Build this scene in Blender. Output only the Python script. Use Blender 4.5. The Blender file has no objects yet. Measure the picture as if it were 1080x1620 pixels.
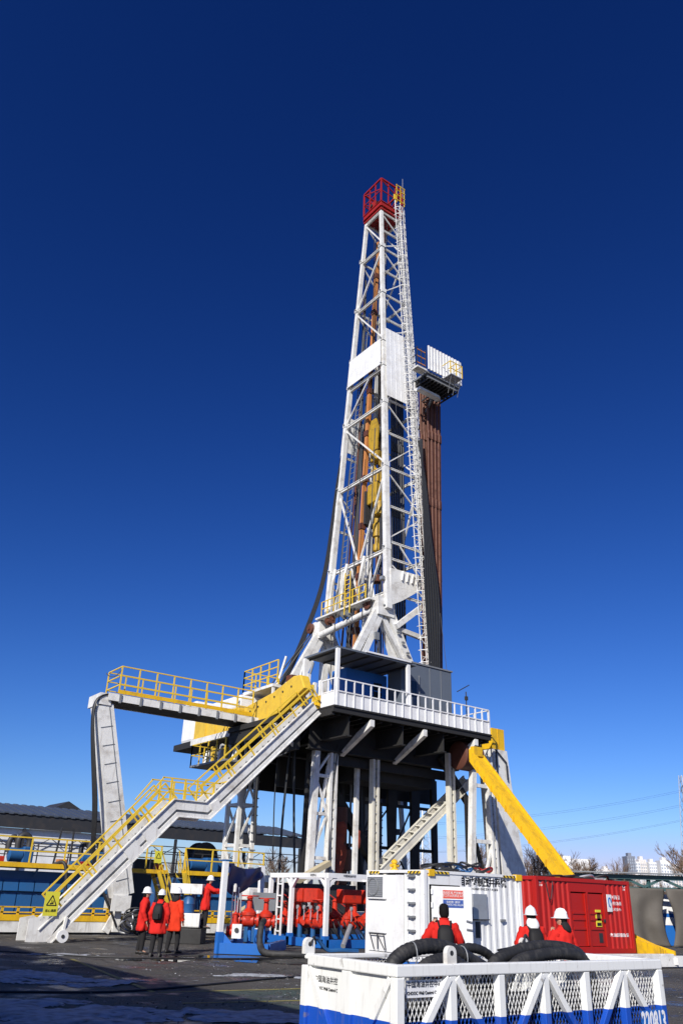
import bpy, bmesh, math, random
from mathutils import Vector, Matrix, noise
random.seed(7)
sc = bpy.context.scene
COL = sc.collection
rad = math.radians
# ---------------------------------------------------------------- camera, sky, sun, exposure
# world axes follow the rig: +X and +Y along the two sides of the drill floor, its near corner at (0, 0)
TILT = math.atan(610 / 1270.0); ROLL = rad(2.0); HEAD = rad(36.0)
CAM = Vector((-21.67, -29.99, 1.70))
_f = Vector((0, math.cos(TILT), math.sin(TILT))); _u = Vector((0, -math.sin(TILT), math.cos(TILT))); _r = Vector((1, 0, 0))
_rr = _r * math.cos(ROLL) + _u * math.sin(ROLL); _uu = _u * math.cos(ROLL) - _r * math.sin(ROLL)
_hd = Matrix.Rotation(-HEAD, 3, 'Z')
_f, _rr, _uu = _hd @ _f, _hd @ _rr, _hd @ _uu
cam = bpy.data.cameras.new('camera')
cam.sensor_fit = 'VERTICAL'; cam.sensor_height = 36.0; cam.lens = 1270 / 1620 * 36.0
cam.clip_end = 6000; cam.clip_start = 0.1
cam_o = bpy.data.objects.new('camera', cam); COL.objects.link(cam_o)
cam_o.matrix_world = Matrix(((_rr.x, _uu.x, -_f.x, CAM.x), (_rr.y, _uu.y, -_f.y, CAM.y), (_rr.z, _uu.z, -_f.z, CAM.z), (0, 0, 0, 1)))
sc.camera = cam_o

SUN_EL = rad(33.0)
SH = Vector((-0.84, -0.545)).normalized()                 # towards the sun, on the ground plan
sun_dir = Vector((SH.x * math.cos(SUN_EL), SH.y * math.cos(SUN_EL), math.sin(SUN_EL)))
world = bpy.data.worlds.new('World'); sc.world = world; world.use_nodes = True
wn = world.node_tree.nodes; wl_ = world.node_tree.links
for n in list(wn): wn.remove(n)
sky = wn.new('ShaderNodeTexSky'); sky.sky_type = 'NISHITA'; sky.sun_disc = False
sky.sun_elevation = SUN_EL; sky.sun_rotation = math.atan2(SH.x, SH.y)
sky.altitude = 300; sky.air_density = 1.0; sky.dust_density = 0.5; sky.ozone_density = 1.0
sp_ = wn.new('ShaderNodeSeparateColor'); cb_ = wn.new('ShaderNodeCombineColor'); wl_.new(sky.outputs[0], sp_.inputs[0])
for i_, (g_, k_) in enumerate(((2.0, .072), (1.64, .176), (1.414, .47))):      # deep, polarised-looking winter blue: one tone curve for the whole sky
    mn_ = wn.new('ShaderNodeMath'); mn_.operation = 'MINIMUM'; mn_.inputs[1].default_value = 8.6; wl_.new(sp_.outputs[i_], mn_.inputs[0])
    pw_ = wn.new('ShaderNodeMath'); pw_.operation = 'POWER'; pw_.inputs[1].default_value = g_; wl_.new(mn_.outputs[0], pw_.inputs[0])
    mu_ = wn.new('ShaderNodeMath'); mu_.operation = 'MULTIPLY'; mu_.inputs[1].default_value = k_; wl_.new(pw_.outputs[0], mu_.inputs[0]); wl_.new(mu_.outputs[0], cb_.inputs[i_])
bg = wn.new('ShaderNodeBackground'); bg.inputs['Strength'].default_value = 0.10
wo = wn.new('ShaderNodeOutputWorld'); wl_.new(cb_.outputs[0], bg.inputs[0]); wl_.new(bg.outputs[0], wo.inputs[0])
sl = bpy.data.lights.new('sun', 'SUN'); sl.energy = 5.0; sl.angle = rad(0.53); sl.color = (1.0, 0.955, 0.88)
so = bpy.data.objects.new('sun', sl); COL.objects.link(so); so.location = (-60, -40, 60)
so.rotation_euler = sun_dir.to_track_quat('Z', 'Y').to_euler()
vs = sc.view_settings; vs.view_transform = 'Standard'; vs.look = 'None'; vs.gamma = 1.0; vs.use_curve_mapping = False; vs.exposure = 0.12

def G(X, Y, z=0.0):
    """site survey frame (X to the right of the camera's heading, Y along it) to rig axes"""
    c, s = math.cos(HEAD), math.sin(HEAD)
    return Vector(((X + .1) * c + (Y - 37) * s, -(X + .1) * s + (Y - 37) * c, z))

# ---------------------------------------------------------------- materials
MATS = {}
def nodes_of(name):
    m = bpy.data.materials.new(name); m.use_nodes = True
    nt = m.node_tree; b = nt.nodes.get('Principled BSDF')
    return m, nt, b
def paint(name, col, rough=.45, dirt=.25, dcol=(.16, .13, .10), scale=1.3, metal=0.0, bump=.15, streak=.5, spec=.5):
    m, nt, b = nodes_of(name); N = nt.nodes.new; L = nt.links.new
    geo = N('ShaderNodeNewGeometry')
    n1 = N('ShaderNodeTexNoise'); n1.inputs['Scale'].default_value = scale; n1.inputs['Detail'].default_value = 8; n1.inputs['Roughness'].default_value = .65
    L(geo.outputs['Position'], n1.inputs['Vector'])
    mp = N('ShaderNodeMapping'); mp.inputs['Scale'].default_value = (6, 6, .5)
    L(geo.outputs['Position'], mp.inputs['Vector'])
    n2 = N('ShaderNodeTexNoise'); n2.inputs['Scale'].default_value = 1.6; n2.inputs['Detail'].default_value = 5
    L(mp.outputs[0], n2.inputs['Vector'])
    r1 = N('ShaderNodeMapRange'); r1.inputs[1].default_value = .48; r1.inputs[2].default_value = .78
    L(n1.outputs['Fac'], r1.inputs[0])
    r2 = N('ShaderNodeMapRange'); r2.inputs[1].default_value = .55; r2.inputs[2].default_value = .8; r2.inputs[4].default_value = streak
    L(n2.outputs['Fac'], r2.inputs[0])
    mx = N('ShaderNodeMath'); mx.operation = 'MAXIMUM'; L(r1.outputs[0], mx.inputs[0]); L(r2.outputs[0], mx.inputs[1])
    n4 = N('ShaderNodeTexNoise'); n4.inputs['Scale'].default_value = scale * 9; n4.inputs['Detail'].default_value = 10; n4.inputs['Roughness'].default_value = .75; L(geo.outputs['Position'], n4.inputs['Vector'])
    r4 = N('ShaderNodeMapRange'); r4.inputs[1].default_value = .62; r4.inputs[2].default_value = .66; r4.inputs[4].default_value = 1.4; L(n4.outputs['Fac'], r4.inputs[0])
    mx0 = mx; mx = N('ShaderNodeMath'); mx.operation = 'MAXIMUM'; L(mx0.outputs[0], mx.inputs[0]); L(r4.outputs[0], mx.inputs[1])
    ml = N('ShaderNodeMath'); ml.operation = 'MULTIPLY'; ml.inputs[1].default_value = dirt; ml.use_clamp = True; L(mx.outputs[0], ml.inputs[0])
    mix = N('ShaderNodeMix'); mix.data_type = 'RGBA'; mix.inputs[6].default_value = (*col, 1); mix.inputs[7].default_value = (*dcol, 1)
    L(ml.outputs[0], mix.inputs[0]); L(mix.outputs[2], b.inputs['Base Color'])
    rr = N('ShaderNodeMapRange'); rr.inputs[3].default_value = rough; rr.inputs[4].default_value = min(1, rough + .3)
    L(ml.outputs[0], rr.inputs[0]); L(rr.outputs[0], b.inputs['Roughness'])
    b.inputs['Metallic'].default_value = metal
    b.inputs['Specular IOR Level'].default_value = spec
    if bump:
        n3 = N('ShaderNodeTexNoise'); n3.inputs['Scale'].default_value = 14; n3.inputs['Detail'].default_value = 3; L(geo.outputs['Position'], n3.inputs['Vector'])
        bp = N('ShaderNodeBump'); bp.inputs['Strength'].default_value = bump; bp.inputs['Distance'].default_value = .01
        L(n3.outputs['Fac'], bp.inputs['Height']); L(bp.outputs[0], b.inputs['Normal'])
    MATS[name] = m; return m
WHITE = paint('white_paint', (.76, .75, .71), .42, .7, (.20, .15, .10), 1.7, streak=.75)
WHITE2 = paint('clean_white_paint', (.80, .80, .79), .38, .38, (.34, .29, .23), 1.2, streak=.7)
CREAM = paint('cream_paint', (.68, .65, .55), .5, .5, (.26, .20, .14), 1.4)
YEL = paint('yellow_paint', (.78, .46, .012), .45, .7, (.22, .12, .03), 2.2, streak=.7)
YELR = paint('rail_yellow', (.74, .50, .035), .45, .3, (.25, .17, .05), 2)
YELP = paint('pale_yellow_paint', (.72, .47, .045), .5, .5, (.25, .15, .05), 1.8)
YELD = paint('greasy_yellow_paint', (.46, .28, .018), .5, .85, (.05, .035, .02), 3)
RED = paint('red_container_paint', (.43, .012, .007), .42, .3, (.22, .03, .02), 1.1)
REDV = paint('red_valve_paint', (.56, .030, .010), .4, .7, (.12, .02, .015), 4)
CROWN = paint('crown_red', (.34, .014, .010), .45, .3, (.2, .03, .02), 1.5)
BLUE = paint('blue_paint', (.018, .095, .25), .42, .35, (.03, .05, .09), 1.5)
BLUEB = paint('bright_blue_paint', (.012, .125, .45), .4, .3, (.02, .05, .16), 2)
CABIN = paint('cabin_blue', (.02, .15, .50), .4, .2, (.03, .07, .18), 1.5)
GREYW = paint('grey_wall_paint', (.115, .135, .165), .5, .3, (.07, .075, .08), 1.2)
GREYP = paint('grey_paint', (.20, .21, .22), .5, .4, (.1, .09, .08), 2)
DARK = paint('dark_steel', (.030, .031, .034), .55, .5, (.07, .055, .045), 2)
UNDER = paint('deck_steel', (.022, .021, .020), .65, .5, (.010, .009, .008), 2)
RUST = paint('rusty_pipe', (.125, .043, .022), .6, .85, (.032, .012, .008), 3, bump=.3)
ORANGE = paint('orange_rail', (.52, .205, .055), .55, .5, (.22, .09, .04), 2)
GAPSHADE = paint('slide_gap_shade', (.16, .085, .02), .5, .6, (.04, .03, .02), 3)  # dark colour standing in for shade between the ridges of the slide
DRAPE = paint('faded_red_cloth', (.26, .045, .022), .8, .5, (.10, .03, .02), 3)
BROWN = paint('primer_brown', (.11, .035, .02), .6, .4, (.05, .02, .015), 2)
RUBBER = paint('black_rubber', (.018, .018, .019), .62, .7, (.09, .083, .075), 5, bump=.5)
CABLE = paint('black_cable', (.014, .014, .015), .5, .2, (.05, .05, .05), 6, bump=0)
GALV = paint('galvanised_steel', (.55, .56, .57), .35, .35, (.25, .25, .25), 3, metal=.6)
ROOFM = paint('blue_grey_roof', (.06, .075, .10), .45, .35, (.2, .2, .2), .5)
TARPB = paint('blue_tarpaulin', (.014, .022, .10), .6, .2, (.03, .04, .1), 2, bump=.5)
TARPG = paint('grey_brown_tarpaulin', (.105, .092, .075), .75, .55, (.06, .05, .042), .8, bump=.4)
GREEN = paint('dark_green_steel', (.03, .085, .085), .5, .4, (.05, .05, .04), 2)
WOODY = paint('pale_plank', (.52, .44, .28), .6, .5, (.25, .2, .13), 2)
SIGNY = paint('sign_yellow', (.72, .66, .05), .4, .15, (.4, .35, .08), 3, bump=0)
def plain(name, col, rough=.5, metal=0., spec=.5):
    m, nt, b = nodes_of(name); N = nt.nodes.new; L = nt.links.new
    n = N('ShaderNodeTexNoise'); n.inputs['Scale'].default_value = 9; g = N('ShaderNodeNewGeometry'); L(g.outputs['Position'], n.inputs['Vector'])
    mx = N('ShaderNodeMix'); mx.data_type = 'RGBA'; mx.inputs[6].default_value = (*[c * .85 for c in col], 1); mx.inputs[7].default_value = (*[min(1, c * 1.12) for c in col], 1)
    L(n.outputs['Fac'], mx.inputs[0]); L(mx.outputs[2], b.inputs['Base Color'])
    b.inputs['Roughness'].default_value = rough; b.inputs['Metallic'].default_value = metal; b.inputs['Specular IOR Level'].default_value = spec
    return m
BLACKP = plain('black_print', (.012, .012, .014), .6)
WHITEP = plain('white_print', (.78, .78, .78), .5)
REDP = plain('red_print', (.62, .10, .07), .5)
BLUEP = plain('blue_print', (.05, .10, .33), .5)
LOGOR = plain('logo_red', (.55, .05, .05), .5)
LOGOB = plain('logo_blue', (.03, .16, .42), .5)
GLASS = plain('dark_glass', (.012, .016, .022), .06, 0, .8)
COATR = plain('red_coat_cloth', (.62, .022, .016), .85, 0, .2)
COATO = plain('orange_coat_cloth', (.66, .040, .012), .85, 0, .2)
COATN = plain('navy_cloth', (.015, .02, .06), .85, 0, .2)
TROU = plain('dark_trouser_cloth', (.022, .021, .022), .9, 0, .2)
BAGM = plain('black_bag_cloth', (.012, .012, .013), .7, 0, .3)
HAIR = plain('dark_hair', (.006, .005, .005), .85, 0, .2)
SKIN = plain('skin', (.50, .29, .20), .6)
HELM = plain('white_helmet', (.80, .80, .79), .28)
SHOE = plain('dark_boot', (.018, .016, .015), .6)
GLOVE = plain('pale_glove', (.55, .50, .42), .8)
BARK = plain('bare_bark', (.13, .085, .06), .9, 0, .1)
TWIG = plain('bare_twig', (.17, .115, .08), .9, 0, .1)
EVERG = plain('dark_leaf', (.045, .05, .026), .8, 0, .2)

# ---------------------------------------------------------------- mesh builder and object helpers
ORI = {}
def V3(p): return Vector(p)
class MB:
    def __init__(s): s.v = []; s.f = []; s.sm = False
    def add(s, vs, fs):
        o = len(s.v); s.v += [Vector(a) for a in vs]; s.f += [[i + o for i in f] for f in fs]; return s
    def box(s, x0, x1, y0, y1, z0, z1):
        return s.add([(x0, y0, z0), (x1, y0, z0), (x1, y1, z0), (x0, y1, z0), (x0, y0, z1), (x1, y0, z1), (x1, y1, z1), (x0, y1, z1)],
                     [(3, 2, 1, 0), (4, 5, 6, 7), (0, 1, 5, 4), (1, 2, 6, 5), (2, 3, 7, 6), (3, 0, 4, 7)])
    @staticmethod
    def axes(p, q, up=None):
        d = (q - p).normalized()
        u = Vector(up) if up else Vector((0, 0, 1))
        if abs(d.dot(u)) > .97: u = Vector((0, 1, 0)) if abs(d.y) < .9 else Vector((1, 0, 0))
        a = d.cross(u).normalized(); b = a.cross(d).normalized()
        return d, a, b
    def beam(s, p, q, w, h=None, up=None):
        p, q = V3(p), V3(q); h = h or w; d, a, b = s.axes(p, q, up); a *= w / 2; b *= h / 2
        return s.add([p - a - b, p + a - b, p + a + b, p - a + b, q - a - b, q + a - b, q + a + b, q - a + b],
                     [(0, 1, 2, 3), (7, 6, 5, 4), (1, 0, 4, 5), (2, 1, 5, 6), (3, 2, 6, 7), (0, 3, 7, 4)])
    def ibeam(s, p, q, w, h, t=.03, up=None):
        p, q = V3(p), V3(q); d, a, b = s.axes(p, q, up)
        for k in (-1, 1): s.beam(p + b * (k * (h / 2 - t / 2)), q + b * (k * (h / 2 - t / 2)), w, t, up)
        return s.beam(p, q, t, h - 2 * t, up)
    def channel(s, p, q, w, h, t=.03, up=None, side=1):
        p, q = V3(p), V3(q); d, a, b = s.axes(p, q, up)
        for k in (-1, 1): s.beam(p + b * (k * (h / 2 - t / 2)), q + b * (k * (h / 2 - t / 2)), w, t, up)
        o = a * (side * (w / 2 - t / 2)); return s.beam(p + o, q + o, t, h - 2 * t, up)
    def tube(s, pts, r, n=8, cap=True):
        pts = [V3(p) for p in pts]; m = len(pts); s.sm = True
        rs = r if isinstance(r, (list, tuple)) else [r] * m
        o = len(s.v); ref = None
        for i, p in enumerate(pts):
            d = (pts[min(i + 1, m - 1)] - pts[max(i - 1, 0)])
            if d.length < 1e-9: d = Vector((0, 0, 1))
            d.normalize()
            if ref is None:
                ref = Vector((0, 0, 1)) if abs(d.z) < .9 else Vector((1, 0, 0))
            a = d.cross(ref).normalized(); b = a.cross(d).normalized(); ref = b
            for k in range(n):
                t = 2 * math.pi * k / n; s.v.append(p + (a * math.cos(t) + b * math.sin(t)) * rs[i])
        for i in range(m - 1):
            for k in range(n):
                k2 = (k + 1) % n; s.f.append([o + i * n + k, o + i * n + k2, o + (i + 1) * n + k2, o + (i + 1) * n + k])
        if cap: s.f.append([o + k for k in range(n)][::-1]); s.f.append([o + (m - 1) * n + k for k in range(n)])
        return s
    def lathe(s, base, prof, n=16, axis=(0, 0, 1)):
        base = V3(base); ax = Vector(axis).normalized(); pts = [base + ax * h for r, h in prof]
        s.sm = True; ref = Vector((1, 0, 0)) if abs(ax.x) < .9 else Vector((0, 1, 0))
        a = ax.cross(ref).normalized(); b = ax.cross(a).normalized(); o = len(s.v)
        for (r, h), p in zip(prof, pts):
            for k in range(n):
                t = 2 * math.pi * k / n; s.v.append(p + (a * math.cos(t) + b * math.sin(t)) * max(r, 1e-4))
        for i in range(len(prof) - 1):
            for k in range(n):
                k2 = (k + 1) % n; s.f.append([o + i * n + k, o + i * n + k2, o + (i + 1) * n + k2, o + (i + 1) * n + k])
        s.f.append([o + k for k in range(n)][::-1]); s.f.append([o + (len(prof) - 1) * n + k for k in range(n)])
        return s
    def prism(s, poly, d):
        """polygon of 3-D points extruded by vector d"""
        n = len(poly); d = V3(d); vs = [V3(p) for p in poly] + [V3(p) + d for p in poly]
        return s.add(vs, [list(range(n))[::-1], [n + i for i in range(n)]] + [[i, (i + 1) % n, n + (i + 1) % n, n + i] for i in range(n)])
    def quad(s, a, b, c, d): return s.add([a, b, c, d], [(0, 1, 2, 3)])
    def loft(s, rings, cap=True):
        s.sm = True; n = len(rings[0]); o = len(s.v)
        for r in rings: s.v += [V3(p) for p in r]
        for i in range(len(rings) - 1):
            for k in range(n):
                k2 = (k + 1) % n; s.f.append([o + i * n + k, o + i * n + k2, o + (i + 1) * n + k2, o + (i + 1) * n + k])
        if cap: s.f.append([o + k for k in range(n)][::-1]); s.f.append([o + (len(rings) - 1) * n + k for k in range(n)])
        return s
    def xf(s, M): s.v = [M @ p for p in s.v]; return s
def put(name, mb, mat, parent=None, origin=None, bevel=0, angle=40, label=None, kind=None):
    vs = mb.v
    lo = Vector((min(p.x for p in vs), min(p.y for p in vs), min(p.z for p in vs))); hi = Vector((max(p.x for p in vs), max(p.y for p in vs), max(p.z for p in vs)))
    org = Vector(origin) if origin is not None else Vector(((lo.x + hi.x) / 2, (lo.y + hi.y) / 2, lo.z))
    me = bpy.data.meshes.new(name); me.from_pydata([p - org for p in vs], [], mb.f)
    bm = bmesh.new(); bm.from_mesh(me); bmesh.ops.recalc_face_normals(bm, faces=bm.faces)
    bm.to_mesh(me); bm.free()
    if mb.sm:
        me.polygons.foreach_set('use_smooth', [True] * len(me.polygons)); me.set_sharp_from_angle(angle=rad(angle))
    for m in (mat if isinstance(mat, (list, tuple)) else [mat]): me.materials.append(m)
    o = bpy.data.objects.new(name, me); COL.objects.link(o)
    o.parent = parent
    o.location = org - (ORI[parent.name] if parent else Vector((0, 0, 0)))
    ORI[o.name] = org
    if bevel:
        bv = o.modifiers.new('bevel', 'BEVEL'); bv.width = bevel; bv.segments = 2; bv.limit_method = 'ANGLE'
    if label: o['label'] = label
    if kind: o['kind'] = kind
    return o
def tag(o, label, cat, group=None):
    o['label'] = label; o['category'] = cat
    if group: o['group'] = group
    return o
def thing(name, label, cat, loc, group=None):
    o = bpy.data.objects.new(name, None); COL.objects.link(o); o.location = loc; o.empty_display_size = .3
    ORI[o.name] = Vector(loc); return tag(o, label, cat, group)
def B(name, parent, p, q, w, h=None, mat=WHITE, up=None, bevel=0):
    return put(name, MB().beam(p, q, w, h, up), mat, parent, bevel=bevel)
def BX(name, parent, x0, x1, y0, y1, z0, z1, mat=WHITE, bevel=0):
    return put(name, MB().box(x0, x1, y0, y1, z0, z1), mat, parent, bevel=bevel)
def T(name, parent, pts, r, mat=WHITE, n=8): return put(name, MB().tube(pts, r, n), mat, parent)
def clone(o, delta, parent=None):
    c = o.copy(); COL.objects.link(c); c.parent = o.parent if parent is None else parent
    c.location = o.location + Vector(delta); ORI[c.name] = ORI[o.name] + Vector(delta); return c
def lerp(a, b, t): return Vector(a) * (1 - t) + Vector(b) * t
def sag(p, q, s, n=14):
    p, q = V3(p), V3(q); return [lerp(p, q, i / n) - Vector((0, 0, s * 4 * (i / n) * (1 - i / n))) for i in range(n + 1)]
def smooth(pts, n=8):
    """Catmull-Rom through points"""
    P = [V3(p) for p in pts]; P = [P[0] * 2 - P[1]] + P + [P[-1] * 2 - P[-2]]; out = []
    for i in range(1, len(P) - 2):
        for k in range(n):
            t = k / n; a, b, c, d = P[i - 1], P[i], P[i + 1], P[i + 2]
            out.append(.5 * ((2 * b) + (c - a) * t + (2 * a - 5 * b + 4 * c - d) * t * t + (3 * b - a - 3 * c + d) * t ** 3))
    out.append(P[-2]); return out
def railing(parent, pts, h=1.1, step=1.0, mat=YELR, mid=(.55,), t=.045, kick=0, kmat=None, posts=True):
    """posts, rails and toe board along a polyline of deck points"""
    for a, b in zip(pts, pts[1:]):
        a, b = V3(a), V3(b); L = (b - a).length; n = max(1, round(L / step))
        if posts:
            for i in range(n + 1):
                p = lerp(a, b, i / n); B('post', parent, p, p + Vector((0, 0, h)), t * 1.15, t * 1.15, mat)
        for m in (*mid, h):
            B('rail', parent, a + Vector((0, 0, m)), b + Vector((0, 0, m)), t, t, mat)
        if kick: B('toe_board', parent, a + Vector((0, 0, kick / 2 + .01)), b + Vector((0, 0, kick / 2 + .01)), .02, kick, kmat or mat)
def text(name, parent, body, size, M, mat, extr=.002, align='CENTER', xs=1.0, bold=0.0, sp=1.0, fold=None):
    cu = bpy.data.curves.new(name, 'FONT'); cu.body = body; cu.size = size; cu.align_x = align; cu.align_y = 'CENTER'; cu.extrude = extr; cu.offset = bold; cu.space_character = sp; cu.resolution_u = 2
    t = bpy.data.objects.new(name, cu); COL.objects.link(t)
    dg = bpy.context.evaluated_depsgraph_get(); me = bpy.data.meshes.new_from_object(t.evaluated_get(dg))
    bpy.data.objects.remove(t); bpy.data.curves.remove(cu)
    me.transform(Matrix.Diagonal((xs, 1, 1, 1)))
    if fold:                                                 # lettering painted on corrugated sheet: follow its folds
        bm = bmesh.new(); bm.from_mesh(me); bmesh.ops.triangulate(bm, faces=bm.faces)
        for _ in range(3):
            es = [e for e in bm.edges if e.calc_length() > .035]
            if es: bmesh.ops.subdivide_edges(bm, edges=es, cuts=1); bmesh.ops.triangulate(bm, faces=bm.faces)
        x0, per, dep = fold; ox = M.to_translation().x
        for v in bm.verts:
            f = ((v.co.x + ox - x0) / per) % 1.0; d = 0 if f < .3 else (f - .3) / .2 if f < .5 else 1 if f < .8 else (1 - f) / .2
            v.co.z -= d * dep
        bm.to_mesh(me); bm.free()
    R = M.to_3x3().to_4x4(); me.transform(R); me.materials.clear(); me.materials.append(mat)
    o = bpy.data.objects.new(name, me); COL.objects.link(o); o.parent = parent
    org = M.to_translation(); o.location = org - (ORI[parent.name] if parent else Vector((0, 0, 0))); ORI[o.name] = org; return o
def face_y(x, y, z):   # text plane facing -Y
    return Matrix.Translation((x, y, z)) @ Matrix(((1, 0, 0, 0), (0, 0, -1, 0), (0, 1, 0, 0), (0, 0, 0, 1)))
def face_x(x, y, z):   # text plane facing -X
    return Matrix.Translation((x, y, z)) @ Matrix(((0, 0, -1, 0), (-1, 0, 0, 0), (0, 1, 0, 0), (0, 0, 0, 1)))
# ---------------------------------------------------------------- ground
def ground_mat(name, base, light, wet, scale=.35, patch=None):
    m, nt, b = nodes_of(name); N = nt.nodes.new; L = nt.links.new
    g = N('ShaderNodeNewGeometry')
    def nz(s, d=8, r=.6):
        n = N('ShaderNodeTexNoise'); n.inputs['Scale'].default_value = s; n.inputs['Detail'].default_value = d; n.inputs['Roughness'].default_value = r; L(g.outputs['Position'], n.inputs['Vector']); return n
    def mr(n, a, b_, c=0., d=1.):
        r = N('ShaderNodeMapRange'); r.inputs[1].default_value = a; r.inputs[2].default_value = b_; r.inputs[3].default_value = c; r.inputs[4].default_value = d; L(n.outputs[0], r.inputs[0]); return r
    def mix(f, a, bb):
        x = N('ShaderNodeMix'); x.data_type = 'RGBA'; L(f.outputs[0], x.inputs[0])
        for i, c in ((6, a), (7, bb)):
            if isinstance(c, tuple): x.inputs[i].default_value = (*c, 1)
            else: L(c.outputs[2], x.inputs[i])
        return x
    big = mr(nz(scale), .38, .66); fine = mr(nz(9, 6, .7), .3, .75); grit = mr(nz(45, 3, .6), .35, .7)
    c1 = mix(big, base, light); c2 = mix(mr(fine, 0, 1, 0, .75), c1, tuple(x * .45 for x in base))
    c2b = mix(mr(grit, .6, 1, 0, .5), c2, tuple(min(1, x * 2.2) for x in light))
    spk = mr(nz(2.6, 12, .78), .60, .64, 0, .8)                       # crumbs of trodden snow and ice
    zone = mr(nz(.22, 3, .5), .44, .56); ml = N('ShaderNodeMath'); ml.operation = 'MULTIPLY'; L(spk.outputs[0], ml.inputs[0]); L(zone.outputs[0], ml.inputs[1])
    c3 = mix(ml, c2b, (.62, .66, .72)) if patch is None else c2b
    wetm = mr(nz(.55, 7, .65), .50, .60)
    c4 = mix(mr(wetm, 0, 1, 0, .55), c3, tuple(x * .35 for x in base))
    vo = N('ShaderNodeTexVoronoi'); vo.feature = 'DISTANCE_TO_EDGE'; vo.inputs['Scale'].default_value = .33
    wn_ = nz(1.7, 5, .6); av = N('ShaderNodeMix'); av.data_type = 'RGBA'; av.blend_type = 'ADD'; av.inputs[0].default_value = .55; L(g.outputs['Position'], av.inputs[6]); L(wn_.outputs['Color'], av.inputs[7]); L(av.outputs[2], vo.inputs['Vector'])
    ck = mr(vo, .004, .012, .75, 0); c5 = mix(ck, c4, tuple(x * .25 for x in base)); c4 = c5
    mud = mr(nz(.7, 9, .7), .52, .66, 0, .7); c6 = mix(mud, c4, (.075, .062, .048)); c4 = c6
    L(c4.outputs[2], b.inputs['Base Color'])
    ro = mr(wetm, 0, 1, .82, wet); L(ro.outputs[0], b.inputs['Roughness'])
    bp = N('ShaderNodeBump'); bp.inputs['Strength'].default_value = .9; bp.inputs['Distance'].default_value = .04
    dm = N('ShaderNodeMath'); dm.operation = 'MULTIPLY'; inv = mr(wetm, 0, 1, 1, .25); L(fine.outputs[0], dm.inputs[0]); L(inv.outputs[0], dm.inputs[1]); L(dm.outputs[0], bp.inputs['Height']); L(bp.outputs[0], b.inputs['Normal'])
    return m
ASPH = ground_mat('worn_asphalt', (.050, .048, .044), (.135, .122, .105), .24)
GREENG = ground_mat('worn_green_ground_paint', (.055, .08, .068), (.10, .135, .115), .3, .5, 1)
SNOW = None
def snow_material():
    m, nt, b = nodes_of('old_snow'); N = nt.nodes.new; L = nt.links.new
    g = N('ShaderNodeNewGeometry'); n = N('ShaderNodeTexNoise'); n.inputs['Scale'].default_value = 6; n.inputs['Detail'].default_value = 8; L(g.outputs['Position'], n.inputs['Vector'])
    r = N('ShaderNodeMapRange'); r.inputs[1].default_value = .4; r.inputs[2].default_value = .75; L(n.outputs[0], r.inputs[0])
    x = N('ShaderNodeMix'); x.data_type = 'RGBA'; x.inputs[6].default_value = (.42, .44, .47, 1); x.inputs[7].default_value = (.12, .117, .113, 1); L(r.outputs[0], x.inputs[0]); L(x.outputs[2], b.inputs['Base Color'])
    b.inputs['Roughness'].default_value = .7
    bp = N('ShaderNodeBump'); bp.inputs['Strength'].default_value = .6; bp.inputs['Distance'].default_value = .03; L(n.outputs[0], bp.inputs['Height']); L(bp.outputs[0], b.inputs['Normal'])
    return m
SNOW = snow_material()
gmb = MB(); S = 3000
gmb.add([(-S, -S, 0), (S, -S, 0), (S, S, 0), (-S, S, 0)], [(0, 1, 2, 3)])
ground = put('ground', gmb, ASPH, origin=(0, 0, 0)); ground['kind'] = 'structure'
def sheet(name, pts, z, mat, parent):
    o = len(pts); mb = MB(); mb.add([G(x, y, z) for x, y in pts], [list(range(o))]); return put(name, mb, mat, parent, origin=(0, 0, 0))
sheet('painted_apron', [(-8.1, 24.6), (-3.25, 17.45), (-0.2, 19.0), (1.2, 13.2), (-9, 9.5), (-14, 16)], .004, GREENG, ground)
YLINE = paint('worn_yellow_line', (.28, .24, .06), .8, .8, (.08, .08, .07), 3)
def gline(pts, w, z):
    for a, b in zip(pts, pts[1:]):
        a, b = G(*a, z), G(*b, z); put('painted_line', MB().beam(a, b, w, .002), YLINE, ground)
gline([(-6.75, 24.5), (-3.2, 17.42)], .11, .0075); gline([(-3.1, 17.40), (-0.5, 18.95), (1.6, 20.1)], .11, .0078); gline([(-2.4, 15.9), (0.9, 17.6)], .10, .0076)
def snow_patch(X, Y, rx, ry, ang, seed, h=.05, label='x'):
    n = 90; mb = MB(); idx = {}; cs, sn = math.cos(ang), math.sin(ang)
    for i in range(n + 1):
        for j in range(n + 1):
            a, b = (i / n * 2 - 1), (j / n * 2 - 1)
            f = .85 - (a * a + b * b) * .9 + 1.25 * noise.fractal(Vector((a * 2.6 + seed, b * 2.6 * ry / rx + seed, seed)), .8, 2.1, 7) 
            if f > .12:
                px, py = a * rx, b * ry; p = G(X + px * cs - py * sn, Y + px * sn + py * cs)
                p.z = .006 + h * min(1, (f - .12) * 1.6) * (.6 + .5 * noise.noise(Vector((px * 2, py * 2, seed)))) 
                idx[i, j] = len(mb.v); mb.v.append(p)
    for i in range(n):
        for j in range(n):
            k = [(i, j), (i + 1, j), (i + 1, j + 1), (i, j + 1)]
            if all(q in idx for q in k): mb.f.append([idx[q] for q in k])
    if not mb.f: return
    mb.sm = True; o = put('snow', mb, SNOW); o['kind'] = 'stuff'; o['label'] = label; o['category'] = 'snow'
snow_patch(-6.4, 19.4, 2.6, 1.3, -.35, 3.1, .05, 'dirty snow patch lying in the shade on the green paving')
snow_patch(-4.4, 14.3, 2.6, 1.5, -.2, 8.2, .06, 'larger snow patch on the shaded paving away from the people')
snow_patch(-1.1, 14.6, 1.6, .8, .1, 12.7, .04, 'thin snow strip beside the steel basket')
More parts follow.
